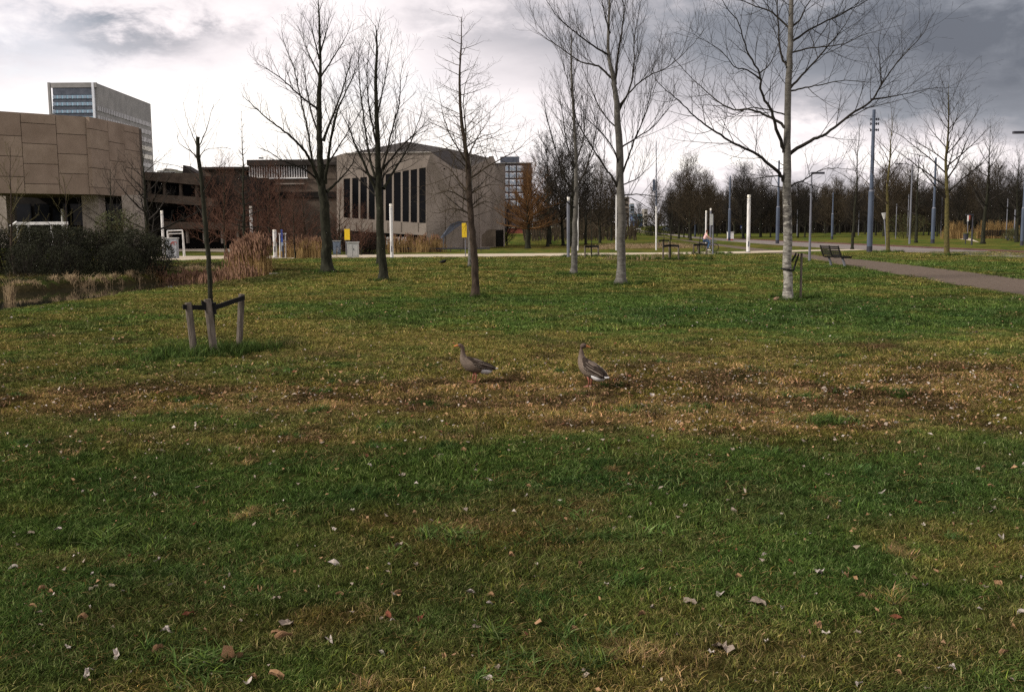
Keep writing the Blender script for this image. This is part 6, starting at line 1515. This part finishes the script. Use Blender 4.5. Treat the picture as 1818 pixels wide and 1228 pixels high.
for z in (.78, .88, .98): mb.tube([Wp(.44, -.16, z), Wp(.72, -.16, z), Wp(.72, .16, z), Wp(.44, .16, z), Wp(.44, -.16, z)], .010, 4)
for x in (.44, .51, .58, .65, .72): mb.tube([Wp(x, -.16, .78), Wp(x, -.16, .98)], .008, 4); mb.tube([Wp(x, .16, .78), Wp(x, .16, .98)], .008, 4)
mb.build('basket', M['pole_grey'], root); mb = MB(); mb.box(Wp(-.62, 0, .70), (.4, .14, .03)); mb.build('carrier', M['pole_dark'], root)
root = thing('person', g0, 'person in pink shirt and blue jeans riding the bicycle', 'person')
V = [Wp(-.28, 0, .98), Wp(-.22, 0, 1.14), Wp(-.14, 0, 1.34), Wp(-.11, 0, 1.46), Wp(-.09, 0, 1.53), Wp(-.06, 0, 1.60), Wp(-.05, 0, 1.68)]; E = [(0, 1), (1, 2), (2, 3), (3, 4), (4, 5), (5, 6)]; Rr = [.13, .115, .14, .07, .05, .085, .085]
for sd in (-1, 1):
    i = len(V); V += [Wp(-.14, sd * .18, 1.40), Wp(.05, sd * .24, 1.18), Wp(.26, sd * .26, 1.06), Wp(.33, sd * .26, 1.05)]; E += [(3, i), (i, i + 1), (i + 1, i + 2), (i + 2, i + 3)]; Rr += [.055, .042, .03, .034]
    for f in range(5):
        j = len(V); V += [Wp(.37, sd * (.22 + .02 * f), 1.06), Wp(.385, sd * (.22 + .02 * f), 1.02)]; E += [(i + 3, j), (j, j + 1)]; Rr += [.01, .009]
    i = len(V); kz = .78 if sd < 0 else .92; fx_, fz = (.02, .22) if sd < 0 else (.02, .42)
    V += [Wp(-.24, sd * .10, .92), Wp(.14, sd * .11, kz), Wp(fx_ - .04, sd * .11, fz), Wp(fx_ + .12, sd * .11, fz - .05)]; E += [(0, i), (i, i + 1), (i + 1, i + 2), (i + 2, i + 3)]; Rr += [.09, .065, .042, .038]
skin_mesh('body', root, V, E, Rr, M['skin'])
SV = V[:4] + [V[7], V[8], V[7 + 18], V[8 + 18]]
i2 = 7 + 4 + 10 + 4
skin_mesh('shirt', root, [V[0] + Vector((0, 0, .03)), V[1], V[2], V[3] - Vector((0, 0, .03)), V[7], (V[7] + V[8]) / 2, V[i2], (V[i2] + V[i2 + 1]) / 2], [(0, 1), (1, 2), (2, 3), (3, 4), (4, 5), (3, 6), (6, 7)], [.145, .135, .16, .08, .072, .062, .072, .062], M['pink'])
j1, j2 = 7 + 14, i2 + 14
skin_mesh('trousers', root, [V[0] - Vector((0, 0, .02)), V[j1], V[j1 + 1], V[j1 + 2], V[j2], V[j2 + 1], V[j2 + 2]], [(0, 1), (1, 2), (2, 3), (0, 4), (4, 5), (5, 6)], [.145, .105, .08, .06, .105, .08, .06], M['denim'])
mb = MB(); mb.sphere(Wp(-.075, 0, 1.68), (.105, .10, .11), 12, 8); mb.build('hair', M['hair'], root, True)
for j in (j1, j2): mb = MB(); mb.box(V[j + 3] - Vector((.02, 0, .06)), (.24, .09, .08)); mb.build('shoe', M['white'], root)

print('verts', sum(len(m_.vertices) for m_ in bpy.data.meshes), 'grass', n)
